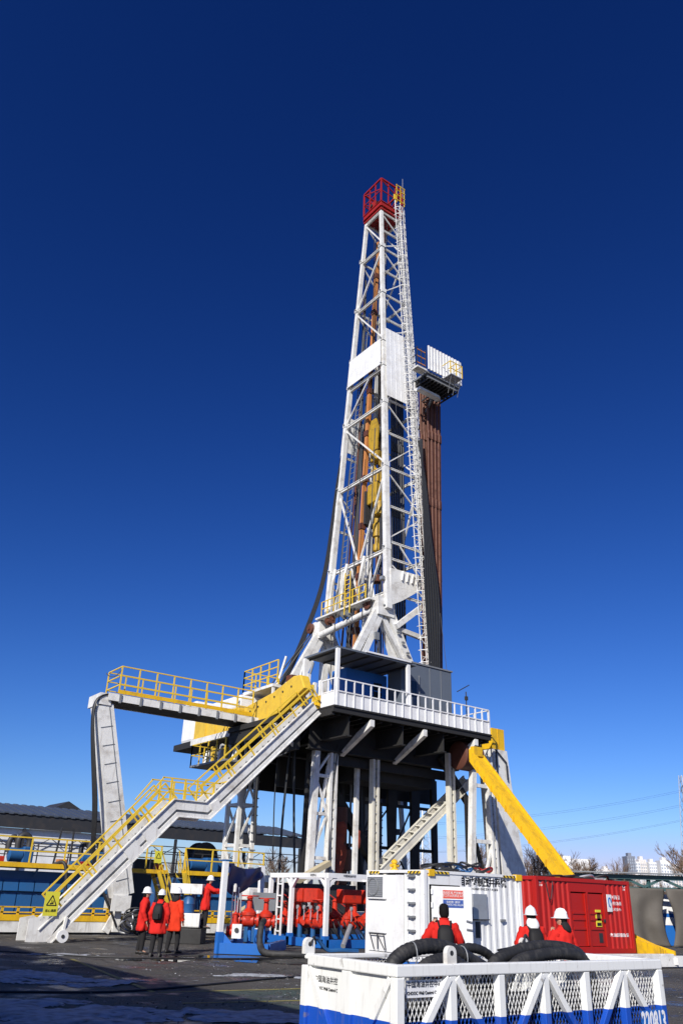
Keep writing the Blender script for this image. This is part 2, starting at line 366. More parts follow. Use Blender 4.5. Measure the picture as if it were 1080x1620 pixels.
snow_patch(-1.0, 21.6, 1.6, .5, .1, 5.5, .03, 'thin crust of trodden snow near the manifold skid')
snow_patch(-7.4, 26.0, 1.2, .5, .2, 15.5, .03, 'small snow crust between the stair foot and the shade')

def puddle(X, Y, rx, ry, ang, seed):
    m_ = MATS.get('puddle')
    if not m_:
        m_ = plain('standing_water', (.012, .012, .013), .04, 0, .7); MATS['puddle'] = m_
    n = 60; mb = MB(); idx = {}; cs, sn = math.cos(ang), math.sin(ang)
    for i in range(n + 1):
        for j in range(n + 1):
            a, b = (i / n * 2 - 1), (j / n * 2 - 1)
            if .8 - (a * a + b * b) + 1.1 * noise.fractal(Vector((a * 2.2 + seed, b * 2.2 * ry / rx, seed)), .9, 2.1, 6) > .15:
                idx[i, j] = len(mb.v); mb.v.append(G(X + a * rx * cs - b * ry * sn, Y + a * rx * sn + b * ry * cs, .0115))
    for i in range(n):
        for j in range(n):
            k = [(i, j), (i + 1, j), (i + 1, j + 1), (i, j + 1)]
            if all(q in idx for q in k): mb.f.append([idx[q] for q in k])
    if mb.f: o = put('puddle', mb, m_); o['kind'] = 'structure'
puddle(-2.9, 27.0, 1.9, 1.0, .1, 2.2); puddle(-4.4, 25.2, 1.6, .7, .3, 6.1); puddle(-1.2, 25.8, 1.5, .7, -.2, 9.4)

# ---------------------------------------------------------------- drilling mast
def cl(z):
    k = (z - 18.87) / 30.04; return Vector((6.2 + .11 * k, 3.65 + 1.16 * k, z))
def wv(z): return 1.75 + (48.3 - z) * .134
def wu(z): return 1.8 + (48.3 - z) * .04
def corner(i, z):
    """mast corner i: 0 near, 1 left, 2 far, 3 right"""
    c = cl(z); return c + Vector(((wu(z) if i in (2, 3) else 0), (wv(z) if i in (1, 2) else 0), 0))
mast = thing('drilling_mast', 'tall white lattice derrick mast standing on the drill floor with red crown', 'mast', (7.7, 6.5, 9.75))
ZB, ZT = 16.6, 48.3
for i in range(4):
    zs = [ZB, 20.3, 26, 30.8, 33.8, 35.9, 40.2, 44.6, ZT]
    for a, b in zip(zs, zs[1:]):
        lg = put('leg', MB().beam(corner(i, a), corner(i, b), .36 - .0042 * (a - 16), .32 - .0035 * (a - 16)), WHITE, mast)
        for zz in (a,):
            c = corner(i, zz + .18); put('splice_plate', MB().box(c.x - .19, c.x + .19, c.y - .18, c.y + .18, c.z - .16, c.z + .16), WHITE, lg)
            put('pin', MB().tube([c + Vector((-.3, 0, 0)), c + Vector((.3, 0, 0))], .055), GREYP, lg)
def face(i, j, levels, pattern, w=.19, d=.115):
    for z in levels: put('girt', MB().ibeam(corner(i, z), corner(j, z), w * .8, w * 1.15, .035), WHITE, mast)
    for (k, z0, l, z1) in pattern:
        a = corner(i, z0).lerp(corner(j, z0), k); b = corner(i, z1).lerp(corner(j, z1), l)
        put('brace', MB().beam(a, b, d, d * .8), WHITE, mast)
LV = [48.25, 44.6, 40.2, 36.0, 33.7, 30.8, 26, 20.3, 17.6]
zig = [(1, 48.1, 0, 45.2), (0, 44.4, 1, 40.4), (1, 40.0, 0, 36.2), (.42, 33.6, 1, 31.0), (1, 30.6, 0, 26.3), (0, 25.8, .45, 20.5), (1, 25.8, .52, 20.5), (.1, 20.1, .3, 17.8), (.62, 20.1, .45, 17.8), (.66, 20.1, .86, 17.8)]
face(0, 1, LV, zig)
face(3, 2, LV[:-1], zig[:7], .15, .10)
small = [48.25, 46.4, 44.6, 42.4, 40.2, 38.0, 36.4, 31.2, 28.6, 26.0, 23.3, 20.9, 19.8, 17.6]
zs2 = [(0, 48.1, 1, 46.5), (1, 45.9, 0, 44.7), (0, 44.4, 1, 42.5), (1, 42.2, 0, 40.3), (0, 40.0, 1, 38.1), (1, 37.8, 0, 36.5), (0, 31.0, 1, 28.7), (1, 28.4, 0, 26.2), (0, 25.8, 1, 23.4), (1, 23.1, 0, 21.0), (0, 19.6, 1, 17.8), (.35, 20.8, 1, 18.6)]
face(0, 3, small, zs2, .125, .085)
face(1, 2, small[::2], zs2[::2], .12, .085)
# wind panels
def panel(i, j, z0, z1, off, name='wind_panel'):
    a, b, c, d = corner(i, z0), corner(j, z0), corner(j, z1), corner(i, z1); o = Vector(off)
    n = 6
    p = put(name, MB().prism([a + o, b + o, c + o, d + o], o * .12), WHITE2, mast)
    for k in range(1, n):
        put('panel_seam', MB().beam(a.lerp(b, k / n) + o * 1.14, d.lerp(c, k / n) + o * 1.14, .03, .02), WHITE2, p)
    return p
panel(0, 1, 33.85, 36.0, (-.25, 0, 0)); panel(0, 3, 31.3, 36.9, (0, -.26, 0)); panel(3, 2, 33, 35.5, (.25, 0, 0))
# stiff lower frame: gusset, round cross pipe, A-frame legs
hub0, hub1 = Vector((6.0, 4.0, 16.7)), Vector((5.7, 9.3, 16.4))
g0 = cl(18.6)
put('gusset_plate', MB().prism([g0 + Vector((.1, -.2, .5)), g0 + Vector((2.9, -.2, .6)), g0 + Vector((2.6, -.2, -.2)), g0 + Vector((1.0, -.2, -1.3)), g0 + Vector((.1, -.2, -1.8))], (0, .08, 0)), WHITE, mast)
for k in range(4):
    put('stiffener', MB().beam(g0 + Vector((1.0 + k * .4, -.26, .5)), g0 + Vector((.9 + k * .38, -.26, -.1)), .05, .12), WHITE, mast)
T('cross_pipe', mast, [hub0 + Vector((-.3, .3, -.1)), hub1 + Vector((-.3, -.3, -.3))], .20, WHITE, 14)
for hb, sgn in ((hub0, 0), (hub1, 1)):
    y = hb.y
    put('hub_block', MB().box(hb.x - .45, hb.x + .75, y - .385, y + .365, hb.z - .5, hb.z + .6), WHITE, mast)
    s_ = put('sheave', MB().lathe((hb.x - .52, y + .5, hb.z + .25), [(.05, -.16), (.09, -.16), (.09, -.09), (.3, -.09), (.33, -.07), (.27, 0), (.33, .07), (.3, .09), (.09, .09), (.09, .16), (.05, .16)], 18, (1, 0, 0)), RUST, mast)
    for dx in (0, .62):
        put('frame_leg', MB().ibeam((hb.x - .35 + dx * .55, y - .1, hb.z - .2), (hb.x - 3.9 + dx * 1.25, y - .1, 9.8), .36, .32, .05, (0, 1, 0)), WHITE, mast)
    put('frame_leg', MB().beam((hb.x + .45, y - .1, hb.z), (hb.x + 4.1, y - .1, 9.8), .5, .44, (0, 1, 0)), WHITE, mast)
    put('frame_leg', MB().beam((hb.x + .2, y + .28, hb.z), (hb.x + 2.9, y + .28, 9.8), .38, .32, (0, 1, 0)), WHITE, mast)
    for k in range(9):
        t = .12 + k * .095; a = Vector((hb.x - .35, y - .1, hb.z - .2)).lerp(Vector((hb.x - 3.9, y - .1, 9.8)), t)
        put('step', MB().beam(a, a + Vector((.34 + .02 * k, 0, 0)), .3, .05), WHITE, mast)
    put('front_strut', MB().beam((hb.x + .1, y - .1, 16.1), (8.9, y - .1, 12.2), .26, .3), WHITE, mast)
    put('foot_block', MB().box(hb.x - 4.5, hb.x - 2.5, y - .5, y + .35, 9.72, 10.05), WHITE, mast)
# rear legs of the mast base
for i in (1, 2, 3):
    c = corner(i, ZB); ft = Vector((c.x + (.7 if i > 1 else .2), c.y + (.5 if i in (1, 2) else 0), 9.75))
    put('leg', MB().beam(c, ft, .42, .38), WHITE, mast)
c3 = corner(3, 17.4)
for z0, z1 in ((17.3, 13.6), (13.4, 10.2)):
    put('brace', MB().beam(corner(3, z0) + Vector((-2.4, 0, -1.6)), corner(3, z0) + Vector((.05, 0, .4)), .26, .3), WHITE, mast)
for z in (15.6, 13.2):
    put('girt', MB().beam((7.3, 3.7, z), (9.6, 3.9, z - .1), .22, .26), WHITE, mast)
# service platform with a yellow guard rail on the lower frame
pf = put('service_platform', MB().box(5.1, 5.85, 3.9, 9.2, 17.05, 17.15), WHITE, mast)
for y in [4.3 + .62 * k for k in range(8)]: B('rail_post', pf, (5.15, y, 17.15), (5.15, y, 18.05), .05, .05, YELR)
for zz in (17.6, 18.05): B('guard_rail', pf, (5.15, 4.3, zz), (5.15, 8.64, zz), .045, .045, YELR)
for k in range(7): B('ladder_rung', pf, (5.0, 5.6, 17.3 + k * .28), (5.0, 6.1, 17.3 + k * .28), .04, .04, YELR)
for y in (5.6, 6.1): B('ladder_rail', pf, (5.0, y, 16.6), (5.0, y, 19.2), .05, .05, YELR)
for k, (y, dy) in enumerate([(4.7, .7), (6.2, -.5), (7.4, .6), (8.4, -.4)]):
    put('knee_brace', MB().beam((6.0, y, 17.4), (6.1, y + dy, 20.1), .17, .24), WHITE, mast)
for k, y in enumerate((5.2, 6.9, 8.1)):
    put('bent_pipe', MB().tube(smooth([(5.7, y, 20.2), (5.6, y + .1, 19.4), (5.75, y + .5, 18.5), (5.7, y + .55, 17.6)], 6), .1), WHITE, mast)
for k, y in enumerate((6.3, 7.9)):
    put('winch_drum', MB().lathe((5.3, y, 16.75), [(.05, -.3), (.07, -.26), (.24, -.25), (.24, -.2), (.13, -.19), (.13, .19), (.24, .2), (.24, .25), (.07, .26), (.05, .3)], 16, (0, 1, 0)), (RUST if k else GREYP), mast)
# caged ladder up the right-hand side
def ladp(z):
    k = (z - 13.0) / 35.4; return Vector((7.95 - .72 * k, 2.65 + 1.55 * k, z))
lad = put('caged_ladder', MB().tube([ladp(10.2) + Vector((-.0, 0, 0)), ladp(49.6)], .04, 6).tube([ladp(10.2) + Vector((.5, 0, 0)), ladp(49.6) + Vector((.5, 0, 0))], .04, 6), WHITE, mast)
rung = put('rung', MB().tube([ladp(10.4), ladp(10.4) + Vector((.5, 0, 0))], .022, 6), WHITE, lad)
for k in range(1, 98):
    z = 10.4 + k * .4; clone(rung, ladp(z) - ladp(10.4))
def hoop_pts(c): return [c + Vector((.25 + .43 * math.cos(t), -.42 * math.sin(t) * 1.15, 0)) for t in [math.pi * q / 10 for q in range(11)]]
hoop = put('cage_hoop', MB().tube(hoop_pts(ladp(12.2)), .026, 5), WHITE, lad)
for k in range(1, 53):
    z = 12.2 + k * .7; clone(hoop, ladp(z) - ladp(12.2))
for q in (1, 3, 5, 7, 9):
    t = math.pi * q / 10; o = Vector((.25 + .43 * math.cos(t), -.42 * math.sin(t) * 1.15, 0)); put('cage_bar', MB().tube([ladp(12.2) + o, ladp(48.6) + o], .018, 5), WHITE, lad)
zz = 12.2; k = 0
while zz < 48:
    for q in ((1, 5), (5, 9)):
        t0, t1 = [math.pi * x / 10 for x in (q if k % 2 else q[::-1])]
        a = ladp(zz) + Vector((.25 + .43 * math.cos(t0), -.42 * math.sin(t0) * 1.15, 0)); b = ladp(zz + .7) + Vector((.25 + .43 * math.cos(t1), -.42 * math.sin(t1) * 1.15, 0))
        put('cage_brace', MB().tube([a, b], .014, 4), WHITE, lad)
    zz += .7; k += 1
# a second thin lattice right of the cage (cable ladder on the right leg)
cb = put('cable_ladder', MB().beam(corner(3, 10.5) + Vector((.28, -.3, 0)), corner(3, 48) + Vector((.2, -.3, 0)), .06, .05).beam(corner(3, 10.5) + Vector((-.12, -.3, 0)), corner(3, 48) + Vector((-.15, -.3, 0)), .06, .05), WHITE, mast)
for k in range(84):
    z = 11 + k * .44; B('rung', cb, corner(3, z) + Vector((-.13, -.3, 0)), corner(3, z) + Vector((.24, -.3, 0)), .035, .035, WHITE)
    if k % 2 == 0: B('tie', cb, corner(3, z) + Vector((-.13, -.32, 0)), corner(3, z + .44) + Vector((.24, -.32, 0)), .025, .025, WHITE)
# left inner ladder and service pipes
il = put('inner_ladder', MB().beam(corner(1, 18) + Vector((.5, -.25, 0)), corner(1, 40) + Vector((.5, -.25, 0)), .05).beam(corner(1, 18) + Vector((.5, -.75, 0)), corner(1, 40) + Vector((.5, -.75, 0)), .05), GREYP, mast)
for k in range(54): B('rung', il, corner(1, 18.2 + k * .4) + Vector((.5, -.25, 0)), corner(1, 18.2 + k * .4) + Vector((.5, -.75, 0)), .03, .03, GREYP)
for dy, dx, rr, mm in ((1.5, .7, .09, DARK), (1.9, .9, .07, DARK), (1.2, .5, .06, RUST)):
    put('standpipe', MB().tube([corner(1, 11) + Vector((dx, -dy, 0)), corner(1, 33) + Vector((dx, -dy * .75, 0))], rr), mm, mast)
# top-drive guide rail (orange) with brackets
gr = put('guide_rail', MB().beam((6.15, 6.6, 12.5), (7.05, 6.0, 46.5), .24, .24), ORANGE, mast)
for k in range(9):
    z = 16 + k * 3.4; t = (z - 12.5) / 34; c = Vector((6.15, 6.6, 12.5)).lerp(Vector((7.05, 6.0, 46.5)), t)
    put('rail_joint', MB().box(c.x - .18, c.x + .18, c.y - .17, c.y + .17, c.z - .2, c.z + .2), BROWN, gr)
    if k % 2: put('rail_bracket', MB().beam(c, c + Vector((1.5, .1, .0)), .12, .12), WHITE, gr)
# crown: red frame, sheaves, railing
ct = lambda i, z: corner(i, 48.3) + Vector(((-.14 if i in (0, 1) else .12), (-.14 if i in (0, 3) else .2), z - 48.3))
crown = put('crown_frame', MB().prism([ct(i, 48.45) for i in range(4)], (0, 0, .12)), CROWN, mast)
for i, j in ((0, 1), (1, 2), (2, 3), (3, 0)):
    put('crown_girder', MB().ibeam(ct(i, 48.95), ct(j, 48.95), .16, .48, .05), CROWN, crown)
    put('crown_beam', MB().beam(ct(i, 51.5), ct(j, 51.5), .12, .12), CROWN, crown)
    for t in (.33, .66): put('crown_stay', MB().beam(ct(i, 49.3).lerp(ct(j, 49.3), t), ct(i, 51.5).lerp(ct(j, 51.5), t), .07, .07), CROWN, crown)
    put('crown_brace', MB().beam(ct(i, 50.4), ct(j, 51.4), .07, .07), CROWN, crown)
    put('crown_rail', MB().beam(ct(i, 50.3), ct(j, 50.3), .06, .06), CROWN, crown)
    put('crown_post', MB().beam(ct(i, 49.2), ct(i, 51.5), .10, .10), CROWN, crown)
for k in range(6):
    put('crown_sheave', MB().lathe((6.6 + k * .26, 5.9, 49.75), [(.1, -.07), (.55, -.07), (.48, 0), (.55, .07), (.1, .07)], 18, (1, 0, 0)), (DARK if k % 2 else BROWN), crown)
put('crown_shaft', MB().tube([(6.2, 5.9, 49.75), (8.5, 5.9, 49.75)], .12), DARK, crown)
for x in (6.3, 8.35): put('bearing_plate', MB().prism([(x, 5.3, 49.0), (x, 6.5, 49.0), (x, 6.1, 50.1), (x, 5.7, 50.1)], (.07, 0, 0)), CROWN, crown)
put('junction_box', MB().box(7.3, 7.45, 4.45, 4.55, 50.0, 50.5), YELR, crown)
put('guard_post', MB().box(7.05, 7.1, 3.9, 3.95, 49, 50.9), YELR, crown); put('guard_post', MB().box(7.8, 7.85, 3.9, 3.95, 49, 50.9), YELR, crown); put('guard_post', MB().box(7.42, 7.46, 3.88, 3.92, 49, 50.9), YELR, crown)
for z in (49.3, 49.8, 50.3, 50.8): put('guard_hoop', MB().beam((7.0, 3.9, z), (7.9, 3.9, z), .05, .05), YELR, crown)
put('lightning_rod', MB().tube([(8.0, 4.3, 50.5), (8.0, 4.3, 52.4)], .02, 6), GALV, crown)
# racking board near the top with its white wind wall
rb = put('racking_board', MB().box(6.85, 9.65, .6, 2.1, 31.55, 31.7), GREYP, mast)
WZ0, WZ1, WY = 31.75, 33.55, .5
mbp = MB(); n = 22
for k in range(n):
    x = 6.8 + k * (2.85 / n); d = .05 if k % 2 else 0
    mbp.box(x, x + 2.85 / n - .004, WY - .05 + d, WY + .02 + d, WZ0, WZ1)
put('wind_wall', mbp, WHITE2, rb)
put('wind_wall', MB().box(9.66, 9.72, WY, 2.2, WZ0, WZ1), WHITE2, rb, label='end panel of the wind wall')
for k in range(5): put('board_girder', MB().beam((6.9, .75 + k * .31, 31.42), (9.6, .75 + k * .31, 31.42), .09, .2), (GREYP if k in (0, 4) else DARK), rb)
for k in range(10): put('finger', MB().beam((7.0 + k * .28, .7, 31.26), (7.0 + k * .28, 2.05 if k < 5 else 2.9, 31.26), .06, .1), DARK, rb)
put('belly_board', MB().prism([(6.95, 1.45, 30.85), (8.6, 1.45, 30.85), (8.85, 1.6, 30.85), (8.85, 1.85, 30.85), (6.95, 1.85, 30.85)], (0, 0, .18)), WHITE2, rb)
for a in ((6.9, 1.9), (8.7, 1.9)): put('hanger', MB().beam((a[0], a[1], 30.85), (a[0], a[1], 31.5), .1, .1), WHITE, rb)
put('knee_strut', MB().beam((8.8, 3.7, 29.6), (8.6, 2.0, 31.3), .12, .12), GREYP, rb)
bk = put('outer_basket', MB().box(8.0, 9.0, -.28, .44, 31.5, 31.56), GALV, rb)
for x in (8.0, 8.5, 9.0):
    B('basket_post', bk, (x, -.26, 31.56), (x, -.26, 32.5), .045, .045, YELR); B('basket_rail', bk, (x, -.26, 32.5), (x, .44, 32.5), .04, .04, YELR)
for zz in (31.95, 32.5): B('basket_rail', bk, (8.0, -.26, zz), (9.0, -.26, zz), .04, .04, YELR)
for k in range(3): B('basket_stay', bk, (8.1 + .4 * k, -.2, 31.5), (8.4 + .4 * k, .44, 30.6), .03, .03, GALV)
lp = put('left_platform', MB().box(5.95, 6.75, .55, 1.1, 31.6, 31.72), WHITE, rb)
for x in (6.02, 6.35, 6.7): B('platform_post', lp, (x, .64, 31.72), (x, .64, 33.2), .045, .045, DARK)
for zz in (32.1, 32.6, 33.15): B('platform_rail', lp, (6.02, .66, zz), (6.02, 1.1, zz), .04, .04, DARK)
for zz in (32.0, 32.5, 33.0): B('platform_rail', lp, (6.0, .64, zz), (6.7, .64, zz), .05, .05, ORANGE)

# travelling block and top drive hung in the mast
td = thing('top_drive', 'yellow travelling block and top drive hanging inside the white mast', 'top drive', (6.95, 5.6, 20.5))
put('block_cheek', MB().prism([(6.55, 5.2, 28.0), (6.55, 6.0, 28.0), (6.55, 6.1, 29.6), (6.55, 5.85, 30.4), (6.55, 5.35, 30.4), (6.55, 5.1, 29.6)], (.09, 0, 0)), YELD, td)
put('block_cheek', MB().prism([(7.25, 5.2, 28.0), (7.25, 6.0, 28.0), (7.25, 6.1, 29.6), (7.25, 5.85, 30.4), (7.25, 5.35, 30.4), (7.25, 5.1, 29.6)], (.09, 0, 0)), YELD, td)
for k in range(4): put('block_sheave', MB().lathe((6.72 + k * .15, 5.6, 29.5), [(.08, -.05), (.5, -.05), (.43, 0), (.5, .05), (.08, .05)], 18, (1, 0, 0)), DARK, td)
put('hook_body', MB().box(6.6, 7.3, 5.25, 5.95, 27.3, 28.0), YELD, td, bevel=.06)
for dy in (-.35, .35): put('bail', MB().tube([(6.95, 5.6 + dy * .7, 27.4), (6.95, 5.6 + dy, 26.4), (6.95, 5.6 + dy, 25.3)], .1), YELD, td)
put('gooseneck', MB().tube(smooth([(6.95, 5.6, 25.9), (6.95, 5.6, 26.6), (6.95, 5.95, 26.9), (6.95, 6.35, 26.5)], 6), .1), YELD, td)
put('motor_housing', MB().box(6.5, 7.4, 5.1, 6.1, 24.2, 25.6), YELD, td, bevel=.08)
put('motor', MB().lathe((6.95, 5.35, 23.3), [(.3, 0), (.4, .05), (.4, .9), (.3, 1.0)], 16), YELD, td)
put('carriage', MB().box(6.4, 7.5, 6.1, 6.5, 22.9, 25.2), DARK, td)
put('pipe_handler', MB().lathe((6.95, 5.55, 20.9), [(.14, 0), (.24, .1), (.24, .5), (.17, .6), (.17, 1.0), (.28, 1.05), (.28, 1.9), (.2, 2.0), (.2, 2.4)], 16), YELD, td)
put('saver_sub', MB().tube([(6.95, 5.55, 20.95), (6.95, 5.55, 19.6)], .09), RUST, td)
for dy in (-.4, .4): put('link_arm', MB().tube([(6.9, 5.55 + dy * .8, 23.2), (6.9, 5.55 + dy, 19.4)], .05), DARK, td)
put('elevator', MB().lathe((6.9, 5.55, 18.9), [(.2, 0), (.3, .05), (.3, .4), (.2, .5)], 14), RUST, td)
for k in range(8):
    x = 6.66 + (k % 4) * .17; y = 5.25 + (k // 4) * .7
    tag(put('drilling_line', MB().tube([(x, y, 29.6), (x - .02, 5.55 + (y - 5.6) * 1.3, 49.6)], .026, 5), CABLE), 'thin dark wire rope strung from crown to yellow travelling block', 'cable', 'wire ropes inside the mast')
# black hoses draped down the left of the mast
for k in range(3):
    o = k * .06
    pts = smooth([(6.3, 8.15 + o * .3, 31), (6.15 - o, 8.6 + o, 27), (5.95 - o, 9.45 + o, 20.5), (5.2 - o, 10.1 + o * 1.6, 16.6), (4.0 - o, 10.5 + o * 2, 13.2), (2.7 - o, 10.8 + o * 2, 10.9)], 8)
    tag(put('service_hose', MB().tube(pts, .06, 7), CABLE), 'black service hose draped down the mast side facing the drawworks', 'hose', 'hoses down the mast')
for k in range(3):
    tag(put('hanging_rope', MB().tube([(5.9, 4.6 + k * 1.3, 29 - k), (5.4 - .2 * k, 4.7 + k * 1.4, 11)], .03, 5), CABLE), 'dark rope hanging straight down through the lower mast', 'rope', 'ropes in the lower mast')
tag(put('guy_wire', MB().tube([(8.3, 1.5, 16.3), (8.72, 1.5, 12.95)], .018, 4), CABLE), 'thin slack wire slanting to the doghouse roof beside the pipes', 'wire')
# stands of drill pipe racked on the floor
def stand(xb, xt, y, lab):
    p = [(xb, y, 9.76), (xb + (xt - xb) * .45, y + .08, 20), (xt, y + .15, 33.4)]; mb = MB().tube(p, .072, 10)
    for z in (14.2, 19.0, 23.8, 28.6):
        t = (z - 9.76) / 23.64; mb.lathe((xb + (xt - xb) * (t * 1.03 if t < .43 else .45 + (t - .433) * .97), y + .08, z), [(.072, -.3), (.085, -.25), (.085, .25), (.072, .3)], 10)
    o = put('drill_pipe', mb, DARK if 'inside' in lab else RUST)
    return tag(o, lab, 'drill pipe', 'drill pipes racked in the mast')
for k in range(8): stand(8.42 + k * .105, 8.62 + k * .165, 2.42 + .05 * (k % 2), 'rusty drill pipe in the outer row racked under the wind wall')
for k in range(8): stand(8.40 + k * .105, 8.58 + k * .165, 2.76, 'rusty drill pipe in the second row racked under the wind wall')
for k in range(4): stand(8.45 + k * .15, 8.6 + k * .17, 3.08, 'rusty drill pipe racked beside the mast ladder in the inner row')
for k in range(6): stand(7.9 + k * .2, 7.8 + k * .19, 5.1, 'dark drill pipe racked inside the white mast')

for k in range(11):  # black tubes fanned out to fill the dark wedge beside the pipes
    yk = 2.2 + .04 * (k % 2); tag(put('black_tube', MB().tube(smooth([(8.0, 2.5 + .03 * k, 28.0), (7.84 + .02 * k, yk + .1, 25), (7.84 + .052 * k, yk, 21), (7.86 + .10 * k, yk, 17.4), (8.08 + .072 * k, yk, 13.5), (8.1 + .07 * k, yk, 9.8)], 6), .062, 7), CABLE), 'black tube in the dark wedge between the caged ladder and the racked pipes', 'hose', 'black tubes beside the racked pipes')
# clutter on the lower mast: pulleys, lamps, boxes, loops of cable
for k, (x, y, z) in enumerate([(5.55, 5.0, 17.3), (5.5, 7.0, 17.25), (5.6, 8.7, 17.3), (5.9, 3.7, 18.3)]):
    fl_ = put('flood_lamp', MB().box(x - .12, x + .06, y - .14, y + .14, z + .02, z + .24), GREYP, mast); put('lamp_glass', MB().box(x - .135, x - .122, y - .11, y + .11, z + .05, z + .21), GALV, fl_)
for k, (x, y, z) in enumerate([(5.2, 3.55, 14.6), (6.9, 3.45, 13.4), (7.3, 3.4, 11.6), (4.2, 3.6, 12.9)]): put('junction_box', MB().box(x, x + .3, y - .12, y, z, z + .42), (GREYP, BLUE, GREYP, WHITE2)[k], mast)
for k in range(6):
    a = Vector((5.6 + .1 * k, 3.6 + .9 * k, 19.5)); put('cable_loop', MB().tube(smooth([a, a + Vector((-.3, .2, -1.6)), a + Vector((-.2, .5, -3.4)), a + Vector((.2, .3, -5.6)), a + Vector((.1, .1, -9.6))], 6), .03, 5), CABLE, mast)
put('raising_line', MB().tube([(5.45, 9.9, 16.6), (1.4, 10.6, 10.6)], .04, 6), CABLE, mast); put('raising_line', MB().tube([(5.5, 9.6, 16.7), (1.9, 10.5, 10.7)], .04, 6), CABLE, mast)
for k in range(10):
    z = 10.4 + .55 * k; put('gusset_rib', MB().box(6.7 + .36 * k * .62 - .1 if False else 6.55 + (15.9 - z) * .62, 6.75 + (15.9 - z) * .62, 3.5, 3.6, z, z + .1), GREYP, mast)
put('stabiliser', MB().tube([(4.9, 3.95, 12.9), (7.1, 3.95, 13.3)], .12, 10), BLUE, mast)


# dark lines and pipes crowding the inside of the mast
for k in range(9):
    a = Vector((6.5 + .28 * (k % 5), 4.6 + .42 * k, 46 - 1.5 * (k % 3))); b = Vector((6.5 + .3 * (k % 5), 4.3 + .56 * k, 10.2))
    tag(put('mast_line', MB().tube([a, b], .03 + .015 * (k % 3), 6), DARK if k % 4 else RUST), ('dark vertical line running the height of the mast inside its legs' if k % 4 else 'rust-brown vertical pipe running the height of the mast inside its legs'), 'pipe', 'lines running up inside the mast')
put('back_panel', MB().prism([corner(2, 29.0) + Vector((-.15, -.1, 0)), corner(1, 29.0) + Vector((.2, -.1, 0)), corner(1, 31.6) + Vector((.2, -.1, 0)), corner(2, 31.6) + Vector((-.15, -.1, 0))], (0, .05, 0)), WHITE, mast)
# ---------------------------------------------------------------- drill floor on its substructure
df = thing('drill_floor', 'high drill floor on white lattice columns with white kick panels and dark underside', 'drill floor', (5.2, 5, 0))
U0, U1, VB = .1, 10.4, 10.6
FZ = 9.7
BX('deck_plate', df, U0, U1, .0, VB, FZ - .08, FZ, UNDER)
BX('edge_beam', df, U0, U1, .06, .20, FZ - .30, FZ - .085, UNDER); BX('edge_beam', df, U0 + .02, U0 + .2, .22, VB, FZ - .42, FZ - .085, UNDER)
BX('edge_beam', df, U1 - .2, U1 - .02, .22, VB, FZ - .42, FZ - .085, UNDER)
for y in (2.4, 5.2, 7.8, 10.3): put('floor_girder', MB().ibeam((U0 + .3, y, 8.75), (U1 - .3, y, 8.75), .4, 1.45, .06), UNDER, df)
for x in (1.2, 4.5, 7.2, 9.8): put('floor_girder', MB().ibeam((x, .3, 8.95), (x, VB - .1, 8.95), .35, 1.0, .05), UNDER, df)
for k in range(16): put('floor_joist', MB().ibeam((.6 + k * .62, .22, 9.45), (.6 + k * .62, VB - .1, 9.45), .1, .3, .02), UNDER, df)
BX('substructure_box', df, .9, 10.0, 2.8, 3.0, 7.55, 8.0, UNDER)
for x in (2.4, 5.75, 9.3):
    put('bracket', MB().prism([(x - .12, .06, 9.33), (x - .12, .06, 9.02), (x - .12, 2.4, 7.9), (x - .12, 2.4, 8.05), (x - .12, 1.1, 8.85)], (.24, 0, 0)), WHITE, df)
def lattice(x0, x1, y0, y1, z0, z1, step, mat=WHITE, t=.26, near=True, lean=0):
    P = lambda i, z: Vector((x0 + lean * (z1 - z) if i in (0, 3) else x1 + lean * (z1 - z) * .6, y0 if i in (0, 1) else y1, z))
    for i in range(4): B('column_post', df, P(i, z0), P(i, z1), t, t * .9, mat)
    n = max(1, round((z1 - z0) / step)); h = (z1 - z0) / n
    for k in range(n):
        za, zb = z0 + k * h, z0 + (k + 1) * h
        for (i, j) in ((0, 1), (3, 0), (1, 2), (2, 3)):
            B('column_strut', df, P(i, zb - .1), P(j, zb - .1), t * .6, t * .7, mat)
            a, b = (i, j) if k % 2 == 0 else (j, i)
            B('column_brace', df, P(a, za + .05), P(b, zb - .12), t * .45, t * .5, mat)
    for k in range(int((z1 - z0) / .42)):
        for i in (1,):
            B('step', df, P(i, z0 + .3 + k * .42) + Vector((-.16, -t * .5, 0)), P(i, z0 + .3 + k * .42) + Vector((.16, -t * .5, 0)), .05, .06, GREYP)
def ladder_post(x0, x1, y, z0, z1, mat, lean=0.0):
    """box post with climbing rungs between its two flanges"""
    for x in (x0 + .07, x1 - .07): B('column_post', df, (x + lean, y, z0), (x, y, z1), .14, .30, mat)
    B('column_web', df, ((x0 + x1) / 2 + lean, y + .1, z0), ((x0 + x1) / 2, y + .1, z1), x1 - x0 - .282, .06, mat)
    for k in range(int((z1 - z0) / .42)):
        z = z0 + .3 + k * .42; o = lean * (1 - (z - z0) / (z1 - z0)); B('rung', df, (x0 + .14 + o, y - .1, z), (x1 - .14 + o, y - .1, z), .05, .05, GREYP)
ladder_post(1.72, 2.15, 2.5, .1, 8.0, WHITE)                       # near column: two posts tied by slim braces
B('column_post', df, (.78, 2.5, .1), (.95, 2.5, 8.0), .30, .28, WHITE)
for k, z in enumerate((1.9, 3.3, 5.2, 6.9)): B('column_strut', df, (.9, 2.5, z), (1.75, 2.5, z), .12, .14, WHITE)
for z0, z1, f in ((1.9, 3.3, 0), (3.4, 5.2, 1), (5.2, 6.9, 0), (6.9, 7.9, 1), (.3, 1.8, 1)):
    B('column_brace', df, (.95 if f else 1.7, 2.5, z0), (1.7 if f else .95, 2.5, z1), .1, .1, WHITE)
